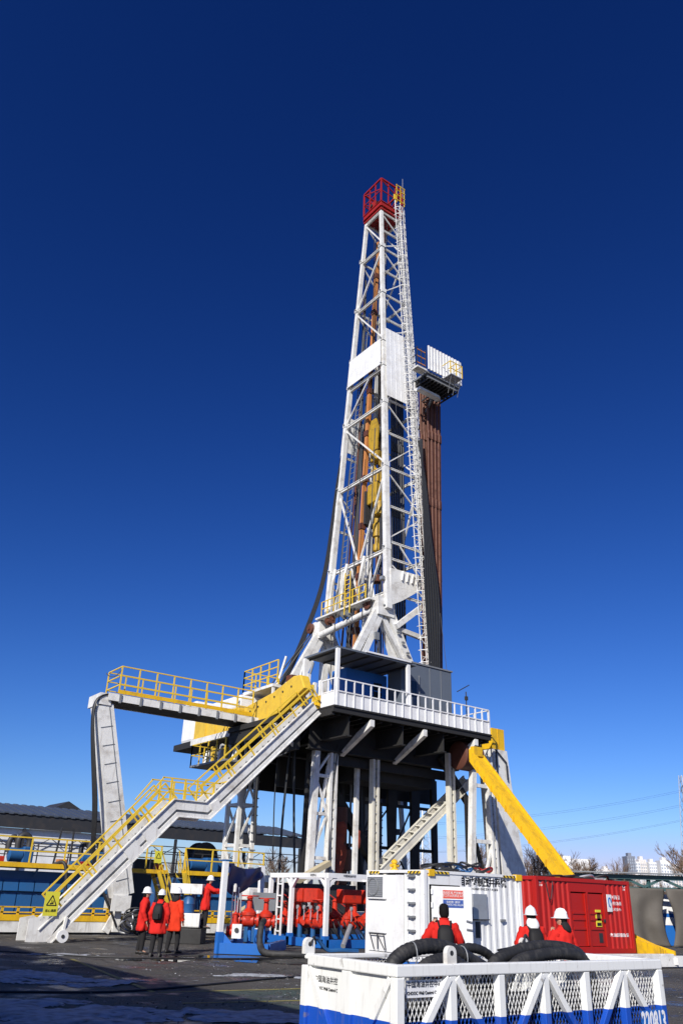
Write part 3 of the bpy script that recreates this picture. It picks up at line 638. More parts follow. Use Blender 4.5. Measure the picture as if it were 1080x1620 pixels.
B('column_brace', df, (1.0, 2.6, 3.0), (1.75, 2.6, 7.4), .12, .12, WHITE); B('column_post', df, (1.1, 3.4, .1), (1.2, 3.4, 8.0), .24, .24, UNDER)
ladder_post(4.32, 4.74, 2.5, .1, 8.0, CREAM); B('column_post', df, (4.0, 3.3, .1), (4.05, 3.3, 8.0), .2, .2, WHITE)
ladder_post(8.78, 9.2, 1.75, .1, 8.75, CREAM)
ladder_post(10.85, 11.25, 1.0, .1, 8.75, WHITE, .25); B('column_post', df, (9.35, 1.0, .1), (9.95, 1.0, 8.6), .30, .28, WHITE)
for z in (4.5, 7.2): B('column_strut', df, (9.7, 1.0, z), (10.95, 1.0, z), .16, .18, WHITE)
B('column_brace', df, (9.6, 1.0, 2.2), (9.8, 1.0, 4.4), .1, .1, WHITE); B('column_brace', df, (10.25, 1.0, 2.3), (9.75, 1.0, 4.1), .12, .12, WHITE); B('column_brace', df, (10.3, 1.0, 2.3), (11.0, 1.0, 4.1), .12, .12, WHITE)
put('gusset_sheet', MB().prism([(9.75, 1.5, 1.2), (11.0, 1.5, 2.4), (11.0, 1.5, 3.2), (9.9, 1.5, 6.6), (9.75, 1.5, 6.6)], (0, .06, 0)), UNDER, df)
lattice(.5, 1.4, 8.6, 9.8, .1, 8.0, 1.9, WHITE, .2)
lattice(9.2, 10.0, 8.8, 9.9, .1, 8.0, 2.4, GREYP)
for x0, x1, t0, t1 in ((5.1, 5.35, 5.0, 5.45), (6.4, 6.65, 6.35, 6.75), (8.6, 8.85, 8.3, 9.0), (10.1, 10.55, 10.05, 10.7), (11.75, 12.0, 11.6, 12.0)):
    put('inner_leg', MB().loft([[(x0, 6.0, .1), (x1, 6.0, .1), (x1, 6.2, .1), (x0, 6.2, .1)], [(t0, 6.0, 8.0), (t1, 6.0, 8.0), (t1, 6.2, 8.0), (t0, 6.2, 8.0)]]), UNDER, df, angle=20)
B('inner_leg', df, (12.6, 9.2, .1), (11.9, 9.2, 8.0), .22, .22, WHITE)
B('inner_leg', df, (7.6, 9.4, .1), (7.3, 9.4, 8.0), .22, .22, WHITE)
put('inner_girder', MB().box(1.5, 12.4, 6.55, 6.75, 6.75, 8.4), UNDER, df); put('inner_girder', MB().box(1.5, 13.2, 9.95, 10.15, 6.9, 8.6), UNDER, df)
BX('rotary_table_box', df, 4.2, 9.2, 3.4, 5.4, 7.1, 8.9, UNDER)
for k, (xa, za, xb, zb) in enumerate([(8.9, 4.2, 10.1, 6.3), (10.1, 2.4, 8.9, 4.2), (6.7, 4.3, 8.5, 6.3), (5.4, 2.5, 6.4, 4.2), (10.6, 4.3, 11.7, 6.3)]): B('inner_brace', df, (xa, 6.1, za), (xb, 6.1, zb), .07, .07, DARK)
put('valve_block', MB().box(8.95, 9.2, 6.0, 6.25, 4.9, 5.2), DARK, df); put('valve_block', MB().box(6.75, 7.0, 6.0, 6.25, 4.7, 5.0), DARK, df)
for k in range(4): put('service_pipe', MB().tube([(4.2 + k * .62, 5.6, 8.0), (4.2 + k * .62 + .3 * (k % 2), 5.6, 1.0 + .6 * (k % 3))], .06 + .03 * (k % 2), 7), (DARK, UNDER, GREYP)[k % 3], df)
for z in (2.4, 4.2, 6.4): B('inner_tie', df, (4.9, 6.2, z), (11.8, 6.2, z), .12, .16, UNDER)
B('inner_brace', df, (5.1, 9.5, 4.3), (6.6, 9.5, 6.2), .07, .07, DARK); B('inner_brace', df, (6.6, 6.3, 4.4), (7.6, 6.3, 6.2), .08, .08, DARK)
BX('wing_deck', df, -1.5, .08, 2.3, 6.9, 9.05, 9.3, UNDER); BX('wing_girder', df, -.35, -.15, 2.3, 9.6, 7.9, 9.04, UNDER); BX('wing_girder', df, -1.4, -1.25, 2.6, 6.9, 8.5, 9.04, UNDER)
for k in range(5): B('wing_bracket', df, (-1.4, 2.6 + k * 1.05, 9.0), (-.3, 2.6 + k * 1.05, 8.1), .1, .16, (WHITE if k == 0 else UNDER))
# base boxes of the substructure
for y in (2.0, 8.8): BX('base_box', df, -.6, 14.4, y, y + 1.2, .0, 1.15, WHITE)
# long diagonal brace with steps, and its dark twin on the far side
br0, br1 = Vector((4.75, 2.35, 2.85)), Vector((11.0, 2.35, 7.65))
put('diagonal_brace', MB().ibeam(br0 + Vector((0, -.25, 0)), br1 + Vector((0, -.25, 0)), .12, .42, .05), CREAM, df)
put('diagonal_brace', MB().ibeam(br0 + Vector((0, .35, .12)), br1 + Vector((0, .35, .12)), .12, .36, .05), CREAM, df)
for k in range(15):
    c = br0.lerp(br1, (k + .5) / 15); B('tread', df, c + Vector((0, -.2, .14)), c + Vector((0, .32, .2)), .2, .05, CREAM)
B('diagonal_brace', df, (8.7, 5.3, 1.2), (3.2, 5.3, 7.6), .4, .5, UNDER)
B('diagonal_brace', df, (10.9, 2.2, 6.2), (8.7, 2.2, 8.6), .3, .3, UNDER)
# right-hand raising leg: tapered white box with yellow cap and lifting frame
for y in (1.1,):
    put('raising_leg', MB().loft([[(12.0 + 0 * y, y, 1.1), (14.0, y, 1.1), (14.0, y + 1.1, 1.1), (12.0, y + 1.1, 1.1)], [(11.75, y, 6.2), (13.1, y, 6.2), (13.1, y + 1.1, 6.2), (11.75, y + 1.1, 6.2)], [(11.6, y, 9.25), (12.7, y, 9.25), (12.7, y + 1.1, 9.25), (11.6, y + 1.1, 9.25)]]), WHITE, df, angle=20)
BX('leg_cap', df, 11.7, 12.65, 1.2, 2.1, 9.27, 10.4, YEL); B('cap_seam', df, (12.15, 1.19, 9.3), (12.15, 1.19, 10.4), .03, .03, YEL)
for a, b in (((11.7, 1.0, 9.2), (12.5, 1.0, 8.6)), ((12.5, 1.0, 8.6), (12.55, 1.0, 7.7)), ((11.75, 1.0, 9.2), (11.75, 1.0, 7.7))): B('lifting_bar', df, a, b, .06, .06, DARK)
# kick panels and white guard rail along the long edge and round the near corner
for (ax, n, p0, dv) in (('x', 20, Vector((.25, .05, FZ)), Vector((.5, 0, 0))), ('y', 2, Vector((.14, .08, FZ)), Vector((0, .5, 0)))):
    for k in range(n):
        a = p0 + dv * k; b = p0 + dv * (k + 1)
        put('kick_panel', MB().beam(a + Vector((0, 0, .32)), b + Vector((0, 0, .32)), .02, .64), WHITE2, df)
        B('guard_post', df, a + Vector((0, -.03 if ax == 'x' else 0, 0)), a + Vector((0, -.03 if ax == 'x' else 0, 1.25)), .06, .06, WHITE2)
    e = p0 + dv * n
    B('guard_post', df, e, e + Vector((0, 0, 1.25)), .07, .07, WHITE2)
    for z in (.66, 1.25): B('guard_rail', df, p0 + Vector((0, -.03 if ax == 'x' else 0, z)), e + Vector((0, -.03 if ax == 'x' else 0, z)), .055, .055, WHITE2)
railing(df, [(10.3, .05, FZ), (10.3, 2.2, FZ), (10.3, 9, FZ)], 1.25, 1.0, WHITE2, (.66,), .05)
BX('kick_panel', df, .09, .13, 1.15, 1.75, FZ, FZ + .6, YEL)
# raised platform by the drawworks with yellow rail
BX('upper_platform', df, -.2, 2.2, 5.0, 8.0, 11.35, 11.5, WHITE); railing(df, [(2.0, 8.0, 11.5), (-.2, 8.0, 11.5), (-.2, 4.6, 11.5)], 1.15, .85, YELR, (.4, .78), .05)
for p in ((-.1, 5.1), (-.1, 7.9), (2.1, 7.9)): B('platform_leg', df, (*p, 9.7), (*p, 11.4), .12, .12, WHITE)
put('hoist_box', MB().box(.3, .9, 4.1, 4.6, 11.2, 11.9), BROWN, df, bevel=.05)
railing(df, [(.12, 1.8, FZ), (.12, 4.6, FZ)], 1.2, .9, YELR, (.6,), .05)
railing(df, [(.15, 7, FZ), (.15, 10.4, FZ), (3, 10.4, FZ)], 1.2, 1.1, YELR, (.6,), .05)
for k, x in enumerate((2.7, 3.3, 1.4)):
    tag(put('hydraulic_cylinder', MB().tube([(x, 8.7, 9.75), (x + .7, 8.2, 12.6), (x + .72, 8.19, 12.65), (x + 1.0, 8.0, 14.0)], [.13, .13, .07, .07], 10), (WHITE if k != 1 else GREYP)), 'slanted hydraulic cylinder standing on the floor under the mast base', 'cylinder', 'cylinders under the mast')
for k in range(5): tag(put('floor_post', MB().beam((1.0 + k * .42, 4.9, 9.72), (1.25 + k * .42, 5.2, 12.0 + .2 * (k % 3)), .18, .22), WHITE), 'short white leaning beam on the floor behind the canopy', 'beam', 'short white beams behind the canopy')
# canopy over the driller's corner
ca = thing('canopy', 'flat dark canopy on white posts over the near corner of the floor', 'canopy', (2.7, 1.4, FZ))
put('roof_sheet', MB().prism([(.22, .05, 12.42), (5.2, .05, 12.42), (5.2, 2.85, 12.42), (.22, 2.85, 12.42)], (0, 0, .09)), GREYW, ca)
for k in range(6): B('roof_purlin', ca, (.5 + k * .85, .15, 12.38), (.5 + k * .85, 2.8, 12.38), .06, .07, DARK)
for p in ((.27, .1), (4.68, .12), (.22, 2.75)): B('post', ca, (*p, FZ), (*p, 12.40), .17, .17, WHITE2)
B('roof_edge', ca, (1.9, .03, 12.55), (4.8, .03, 12.55), .08, .08, WHITE2)
# blue driller's cabin and grey doghouse
cab = thing('driller_cabin', 'bright blue driller cabin under the dark canopy', 'cabin', (4, 2.8, FZ))
BX('cabin_shell', cab, 2.3, 5.0, 2.15, 3.35, FZ + .75, 12.25, CABIN, .04); BX('cabin_base', cab, 2.35, 4.95, 2.2, 3.3, FZ + .002, FZ + .75, DARK)
w = BX('window', cab, 4.05, 4.6, 2.10, 2.145, 10.9, 11.75, GLASS)
for a in ((4.0, 4.05, 10.85, 11.8), (4.6, 4.65, 10.85, 11.8)): BX('window_frame', w, a[0], a[1], 2.09, 2.148, a[2], a[3], CABIN)
for z in (10.85, 11.3, 11.76): BX('window_bar', w, 4.05, 4.6, 2.08, 2.098, z, z + .05, CABIN)
BX('corner_post', cab, 2.28, 2.36, 2.1, 2.148, FZ + .75, 12.2, CABIN)
dog = thing('doghouse', 'dark grey sheet-steel doghouse at the railing beside the canopy', 'doghouse', (6.7, 1.5, FZ))
BX('shell', dog, 4.95, 8.5, .95, 2.05, FZ + .002, 12.85, GREYW, .03)
BX('roof', dog, 4.9, 8.56, .9, 2.1, 12.853, 12.93, GREYP)
d_ = BX('door', dog, 5.35, 6.1, .905, .948, FZ + .1, 12.2, GREYW); BX('door_window', d_, 5.5, 5.95, .88, .902, 11.1, 11.9, GLASS)
for x in (5.3, 6.11): BX('door_frame', d_, x, x + .05, .89, .946, FZ + .1, 12.25, GREYP)
for x in (6.9, 7.7): BX('panel_seam', dog, x, x + .03, .93, .948, FZ + .05, 12.8, GREYP)
ant = thing('antenna', 'small dark antenna with a slanted bar on the white guard rail', 'antenna', (8.85, .25, FZ))
T('mast_pole', ant, [(8.85, .25, FZ), (8.85, .25, 11.75)], .03, DARK, 6); T('boom', ant, [(8.2, .25, 11.65), (9.1, .25, 12.15)], .025, DARK, 6); BX('box', ant, 8.78, 8.92, .18, .3, 11.3, 11.5, DARK)
tag(put('orange_drum', MB().lathe((8.3, .6, FZ), [(.2, 0), (.22, .02), (.22, .55), (.2, .6)], 12), ORANGE), 'small orange drum behind the white guard rail', 'drum')

# ---------------------------------------------------------------- drawworks on the rear deck
dw = thing('drawworks', 'big yellow drawworks housing with white end cover on an overhanging deck', 'drawworks', (1, 11, 9.1))
put('deck_slab', MB().box(-1.1, 9.5, 10.65, 13.9, 8.95, 9.28), UNDER, dw)
put('deck_slab', MB().box(-1.1, .05, 7.0, 10.6, 8.95, 9.28), UNDER, dw)
BX('deck_edge', dw, -1.2, -1.12, 6.9, 11.6, 9.0, 9.3, WHITE)
BX('housing', dw, -.95, 1.2, 7.1, 11.85, 9.3, 10.5, YELP, .08)
for y in (8.2, 9.3, 10.4): BX('rib', dw, -1.0, -.952, y, y + .08, 9.35, 10.45, YELP)
put('end_cover', MB().box(-1.0, 1.3, 11.9, 13.35, 9.3, 11.6), WHITE2, dw, bevel=.15)
BX('top_cover', dw, -.8, 1.2, 7.2, 11.88, 10.52, 11.2, WHITE2, .1)
put('chain_guard', MB().prism([(-.6, 1.5, 10.6), (-.6, 1.9, 11.3), (-.6, 2.5, 11.35), (-.6, 4.3, 10.85), (-.6, 7.05, 10.5), (-.6, 7.05, 9.35), (-.6, 3.6, 9.75)], (.5, 0, 0)), YELP, dw, bevel=.05)
for k in range(6): put('guard_bolt', MB().lathe((-.61, 2.6 + .75 * k, 10.85 - .13 * k), [(.02, 0), (.05, 0), (.05, .03), (.02, .03)], 8, (-1, 0, 0)), DARK, dw)
for y0, y1, z0, z1 in ((3.4, 3.5, 9.9, 11.0), (4.7, 4.8, 9.65, 10.75), (5.9, 6.0, 9.5, 10.55)): put('guard_seam', MB().beam((-.605, y0, z0), (-.605, y0, z1), .03, .05), YELP, dw)
put('oil_drip_tray', MB().box(-1.0, -.55, 2.6, 7.0, 9.31, 9.4), DARK, dw)
for k in range(3): put('lifting_lug', MB().lathe((0, 7.9 + k * .5, 11.2), [(.14, 0), (.14, .25), (.06, .3)], 10), ORANGE, dw)
lowp = BX('lower_platform', dw, -1.9, -.3, 6.2, 10.0, 7.6, 7.7, GREYP)
railing(dw, [(-.4, 10.0, 7.7), (-1.85, 10.0, 7.7), (-1.85, 6.4, 7.7)], 1.05, .9, YELR, (.52,), .045)
for y in (6.6, 8.2, 9.6): B('hanger', dw, (-.5, y, 7.7), (-.5, y + .2, 8.95), .1, .1, WHITE)
for k in range(7): B('pump_part', dw, (-1.2 + .1 * (k % 3), 6.6 + .5 * k, 7.7), (-1.0, 6.7 + .5 * k, 8.5 + .2 * (k % 2)), .22, .2, (WHITE, GREYP, YELP)[k % 3])
for k, y in enumerate((6.5, 7.3)): B('knee_brace', dw, (-1.0, y, 8.9), (-.2, y - 1.2, 9.6), .16, .2, WHITE)

# ---------------------------------------------------------------- main stairway
st = thing('stairway', 'long white steel stairway with yellow handrails and a mid landing', 'stairs', (-6, 1.5, 0))
A0, A1, A2, A3 = Vector((-11.0, 1, .35)), Vector((-6.75, 1, 4.75)), Vector((-5.35, 1, 4.75)), Vector((-.35, 1, 9.55))
def stair_line(o):
    """centre line of the stair side offset by o across it: foot, lower knee, upper knee, head"""
    out = []; zl = 4.72 + o
    for a, b, end in ((A0, A1, 0), (A2, A3, 1)):
        d = (b - a).normalized(); nr = Vector((-d.z, 0, d.x)); p, q = a + nr * o - d * (.25 if end == 0 else 0), b + nr * o + d * (.12 if end else 0)
        t = (zl - p.z) / (q.z - p.z); k = p + (q - p) * t; out += ([p, k] if end == 0 else [k, q])
    return out
def stair_band(name, par, y, o0, o1, th, mat):
    lo, hi = stair_line(o0), stair_line(o1); m = None
    for i in range(3):
        poly = [lo[i], lo[i + 1], hi[i + 1], hi[i]]; x = put(name, MB().prism([(p.x, y, p.z) for p in poly], (0, th, 0)), mat, par); m = m or x
    return m
for y, s_ in ((1.0, -1), (1.95, 1)):
    sg_ = stair_band('stringer', st, y, -.34, .30, .06, WHITE)
    yo = y if s_ < 0 else y + .06
    stair_band('web_recess', sg_, yo, -.17, -.08, s_ * .012, GREYP); stair_band('upper_plate', sg_, yo, -.075, .275, s_ * .08, WHITE); stair_band('lower_plate', sg_, yo, -.315, -.175, s_ * .11, WHITE)
    stair_band('flange', sg_, yo, .277, .312, s_ * .15, WHITE); stair_band('flange', sg_, yo, -.352, -.317, s_ * .15, WHITE)
for a, b, n in ((A0, A1, 18), (A2, A3, 19)):
    for k in range(n):
        p = a.lerp(b, (k + .6) / n); BX('tread', st, p.x - .13, p.x + .13, 1.07, 1.94, p.z + .02, p.z + .06, GREYP)
BX('landing_plate', st, A1.x - .1, A2.x + .1, 1.07, 1.94, 4.72, 4.77, GREYP)
for k, t in enumerate((.35, .72)):
    p = A0.lerp(A1, t + .05) if k else A0.lerp(A1, .62); d = (A1 - A0).normalized(); nrm = Vector((-d.z, 0, d.x))
    put('splice_plate', MB().prism([p - d * .3 - nrm * .3, p + d * .3 - nrm * .3, p + d * .3 + nrm * .18, p - d * .3 + nrm * .18], (0, -.12, 0)), WHITE, st)
put('splice_plate', MB().prism([(-5.05, .88, 4.55), (-4.75, .88, 4.85), (-4.95, .88, 5.2), (-5.3, .88, 4.95)], (0, .1, 0)), WHITE, st)
for y in (.98, 2.02):
    for a, b in ((A0 + Vector((.5, 0, .6)), A1 + Vector((0, 0, .3))), (A2 + Vector((.1, 0, .3)), A3 + Vector((.2, 0, .35)))):
        a, b = Vector((a.x, y, a.z)), Vector((b.x, y, b.z)); d = (b - a).normalized(); nrm = Vector((-d.z, 0, d.x)); L = (b - a).length
        for off in (.12, .45, .78): B('handrail', st, a + nrm * off, b + nrm * off, .055, .055, YELR)
        n = max(3, round(L / 1.5))
        for k in range(n + 1):
            if k % 1 == 0:
                p = a.lerp(b, k / n)
                for o in (0, .18) if k % 2 else (0,): B('rail_post', st, p + d * o, p + d * o + nrm * .8, .05, .06, YELR)
    for z in (.25, .62, 1.05): B('handrail', st, (A1.x - .7, y, 4.75 + z), (A2.x + .5, y, 4.75 + z), .05, .05, YELR)
    for x in (A1.x - .3, A1.x + .3, A1.x + .85, A2.x + .2): B('rail_post', st, (x, y, 4.8), (x, y, 5.82), .07, .06, YELR)
    B('handrail', st, (A1.x - 1.3, y, 4.95), (A1.x - .65, y, 5.8), .05, .05, YELR); B('handrail', st, (A2.x + .4, y, 5.8), (A2.x + .9, y, 5.95), .05, .05, YELR)
put('foot_plate', MB().prism([(-11.75, .9, .02), (-11.0, .9, .02), (-10.75, .9, .5), (-11.3, .9, .8), (-11.75, .9, .72)], (0, .06, 0)), WHITE, st)
put('foot_plate', MB().prism([(-11.75, 1.9, .02), (-11.0, 1.9, .02), (-10.75, 1.9, .5), (-11.3, 1.9, .8), (-11.75, 1.9, .72)], (0, .06, 0)), WHITE, st)
for y in (.8, 2.1):
    wh = put('wheel', MB().lathe((-10.55, y, .2), [(.08, -.05), (.2, -.05), (.2, .05), (.08, .05)], 18, (0, 1, 0)), WHITE2, st)
    put('hub', MB().lathe((-10.55, y, .2), [(.02, -.07), (.06, -.07), (.06, .07), (.02, .07)], 10, (0, 1, 0)), DARK, wh)
    B('axle_bracket', st, (-10.55, y + (.06 if y < 1 else -.06), .2), (-10.5, y + (.06 if y < 1 else -.06), .8), .08, .14, WHITE)
sg = tag(put('warning_sign', MB().box(-11.35, -10.85, .84, .86, .82, 1.58), SIGNY), 'yellow warning sign with black triangle at the foot of the stairway', 'sign')
tri = MB()
for a, b in (((-11.27, 1.15), (-10.93, 1.15)), ((-11.27, 1.15), (-11.10, 1.46)), ((-10.93, 1.15), (-11.10, 1.46))): tri.beam((a[0], .835, a[1]), (b[0], .835, b[1]), .006, .03)
put('triangle_symbol', tri, BLACKP, sg); put('figure_symbol', MB().beam((-11.16, .835, 1.2), (-11.04, .835, 1.22), .005, .04).beam((-11.1, .835, 1.22), (-11.12, .835, 1.33), .005, .03).beam((-11.06, .835, 1.2), (-11.05, .835, 1.3), .005, .02), BLACKP, sg)
text('sign_lettering', sg, '当心滑跌', .1, face_y(-11.1, .833, .98), BLACKP, .002)

# ---------------------------------------------------------------- folding cable arm and bridge
arm = thing('cable_bridge', 'white leaning cable arm column with a yellow-railed cable bridge at its top', 'cable bridge', (-6.4, 6, 1.3))
ca0, ca1 = Vector((-6.42, 6, 1.5)), Vector((-8.55, 6, 9.2))
d = (ca1 - ca0).normalized(); px = Vector((d.z, 0, -d.x))
put('column', MB().loft([[c + px * (s * wd) + Vector((0, e, 0)) for s, e in ((-1, -.35), (1, -.35), (1, .35), (-1, .35))] for c, wd in ((ca0, .45), (ca1, .40))]), WHITE, arm, angle=20)
for k in range(9):
    c = ca0.lerp(ca1, .08 + k * .1); put('column_seam', MB().beam(c - px * .30 + Vector((0, -.36, 0)), c + px * .26 + Vector((0, -.36, 0)), .02, .025), GREYP, arm)
put('column_slot', MB().beam(ca0 + px * .22 + Vector((0, -.355, 0)), ca1 + px * .2 + Vector((0, -.355, 0)), .03, .03), GREYP, arm)
for k in range(4):
    o = -.42 + k * .06; tag(put('cable', MB().tube(smooth([ca0 + Vector((-.1 + .05 * k, -.2 + .1 * k, -1.2)), ca0 - px * (.95 + .03 * k) + d * 1.5, ca0.lerp(ca1, .5) - px * (.82 + .03 * k) + Vector((0, o, 0)), ca1 - px * .5 + Vector((0, o, -.2)), ca1 + Vector((.1, o, .5)), ca1 + Vector((.7, o, .25))], 8), .042, 6), CABLE), 'black power cable running up the white leaning cable arm', 'cable', 'cables up the cable arm')
BX('hinge_cheek', arm, -6.95, -6.1, 5.6, 5.66, .9, 1.5); BX('hinge_cheek', arm, -6.95, -6.1, 6.34, 6.4, .9, 1.5); put('hinge_post', MB().beam((-6.5, 6, .12), (-6.5, 6, 1.0), .3, .3), WHITE, arm)
put('hinge_leg', MB().beam((-6.9, 6, .1), (-6.5, 6, .9), .12, .3), WHITE, arm)
BX('bridge_tray', arm, -8.5, .05, 5.5, 5.56, 9.42, 9.75, WHITE); BX('bridge_tray', arm, -8.5, .05, 7.1, 7.16, 9.42, 9.75, WHITE)
BX('bridge_bottom', arm, -8.4, .0, 5.57, 7.09, 9.44, 9.50, UNDER)
for k in range(8): BX('bridge_rib', arm, -8.2 + k * 1.05, -8.1 + k * 1.05, 5.57, 7.09, 9.51, 9.7, DARK); BX('clamp', arm, -8.0 + k * 1.0, -7.9 + k * 1.0, 5.44, 5.498, 9.35, 9.75, GREYP)
BX('toe_board', arm, -8.1, -1.0, 5.47, 5.498, 9.77, 9.95, YEL)
railing(arm, [(-8.05, 5.5, 9.78), (-1.0, 5.5, 9.78)], 1.25, .88, YELR, (.4, .82), .05)
railing(arm, [(-8.05, 7.12, 9.78), (-1.0, 7.12, 9.78)], 1.25, .88, YELR, (.4, .82), .045)
for z in (.4, .82, 1.25): B('rail', arm, (-8.05, 5.5, 9.78 + z), (-8.05, 7.12, 9.78 + z), .05, .05, YELR)
put('bridge_hinge', MB().box(-8.85, -8.3, 5.6, 7.0, 9.2, 9.72), WHITE, arm)
T('safety_chain', arm, sag((-8.05, 5.5, 10.9), (-8.6, 6.0, 10.7), .25), .02, CABLE, 5)

# ---------------------------------------------------------------- V-door slide
rp = thing('pipe_slide', 'long yellow pipe slide sloping from the drill floor to the ground behind the red container', 'pipe slide', (8.35, -5, 0))
prof = [(-.85, 8.3), (-1.35, 7.75), (-5.85, 2.8), (-7.6, 1.2), (-8.6, .62), (-9.4, .35), (-10.2, .18)]
for x0, x1, dz, nm in ((7.88, 8.72, 0, 'slide_plate'), (7.80, 7.88, .26, 'side_flange'), (8.72, 8.80, .12, 'side_flange'), (7.98, 8.04, .20, 'wear_bar'), (8.14, 8.20, .15, 'wear_bar'), (7.89, 7.97, .012, 'shade_groove'), (8.05, 8.13, .012, 'shade_groove'), (8.21, 8.24, .012, 'shade_groove')):
    lo = [(y, z - (.35 if 'flange' in nm else .05)) for y, z in prof]; hi = [(y, z + dz) for y, z in prof]
    mb = MB(); n = len(prof)
    for x in (x0, x1): mb.v += [Vector((x, y, max(z, .02))) for y, z in lo] + [Vector((x, y, z)) for y, z in hi]
    for i in range(n - 1):
        mb.f += [[i, i + 1, n + i + 1, n + i], [2 * n + i, 3 * n + i, 3 * n + i + 1, 2 * n + i + 1], [n + i, n + i + 1, 3 * n + i + 1, 3 * n + i], [i, 2 * n + i, 2 * n + i + 1, i + 1]]
    mb.f += [[0, n, 3 * n, 2 * n], [n - 1, 3 * n - 1, 4 * n - 1, 2 * n - 1]]
    put(nm, mb, GAPSHADE if 'groove' in nm else YEL, rp)  # thin dark strips paint in the shaded gaps beside the bars
for k in range(11):
    a = Vector((7.78, -1.2, 7.7)).lerp(Vector((7.78, -5.85, 2.6)), (k + .5) / 11); put('flange_rib', MB().beam(a + Vector((-.04, 0, -.12)), a + Vector((-.04, 0, .16)), .07, .05), YEL, rp)
put('slide_head', MB().box(8.0, 8.6, -1.0, -.75, 8.25, 8.7), YEL, rp)
dr = tag(put('slide_drum', MB().lathe((8.95, 1.15, 8.6), [(.3, 0), (.32, .02), (.68, .03), (.72, .06), (.72, 1.3), (.68, 1.33), (.3, 1.34)], 24, (1, 0, 0)), BROWN), 'dark brown curved drum under the floor at the head of the yellow slide', 'drum')
# things hanging under the floor
for k, (x, y, z0, z1, s) in enumerate([(.4, 5.0, 8.9, 3.2, .0), (.5, 3.7, 9, 2.6, .3), (.3, 6.6, 9, 4.0, .0), (1.0, 4.6, 9, 5.8, .15), (.6, 4.2, 8.8, 1.2, -.3), (2.4, 3.5, 8.6, 1.5, .6), (2.1, 2.3, 8.4, 2.2, -.4)]):
    tag(put('hanging_hose', MB().tube(smooth([(x, y, z0), (x + s * .6, y + .1, (z0 + z1) / 2), (x + s, y - .1, z1)], 6), .03 + .025 * (k % 3), 6), CABLE), 'black hose hanging loose under the drill floor', 'hose', 'hoses under the drill floor')
tag(put('hanging_hose', MB().tube(smooth([(.6, 2.6, 9.1), (-.3, 2.9, 7.9), (-.9, 4.0, 7.6), (-.7, 4.7, 8.3)], 8), .05, 6), CABLE), 'thick black hose looping out under the floor edge by the stairway', 'hose')
bop = thing('blowout_preventer', 'dull red blowout preventer stack standing under the drill floor', 'preventer', (4.0, 5, 0))
put('stack', MB().lathe((4.6, 5.3, 0.3), [(.5, 0), (.5, .3), (.34, .35), (.34, 1.0), (.6, 1.05), (.6, 1.9), (.4, 2.0), (.4, 2.6), (.62, 2.65), (.62, 3.6), (.35, 3.8), (.35, 5.6)], 18), BROWN, bop)
put('drape', MB().tube(smooth([(3.75, 4.2, 5.1), (3.85, 4.2, 4.6), (3.7, 4.2, 4.1), (3.9, 4.2, 3.6), (3.6, 4.2, 2.7)], 6), [.2, .26, .3, .3, .28, .3, .27, .25, .28, .3, .28, .25, .24, .25, .28, .3, .3, .28, .26, .25, .25, .27, .28, .25, .2], 10), DRAPE, bop)
tag(put('red_bundle', MB().lathe((4.85, 4.2, 3.9), [(.08, 0), (.16, .1), (.2, .4), (.15, .6), (.17, .8), (.05, .95)], 10), DRAPE), 'small dull red bundle hanging among the dark inner legs', 'bundle')

for k in range(9):
    r_ = .25 + .05 * (k % 4); c_ = Vector((-6.3 + .12 * k, 5.4 - .1 * (k % 3), .35 + .1 * (k % 5))); tag(put('cable_coil', MB().tube([c_ + Vector((r_ * math.cos(t) * 1.2, .12 * math.sin(2 * t + k), r_ * math.sin(t))) for t in [q * math.pi / 8 for q in range(17)]], .035, 6), CABLE if k % 4 else GALV), 'loop of dark cable piled at the foot of the white cable arm' if k % 4 else 'pale metal hose loop piled at the foot of the cable arm', 'cable', 'cable loops at the cable arm foot')
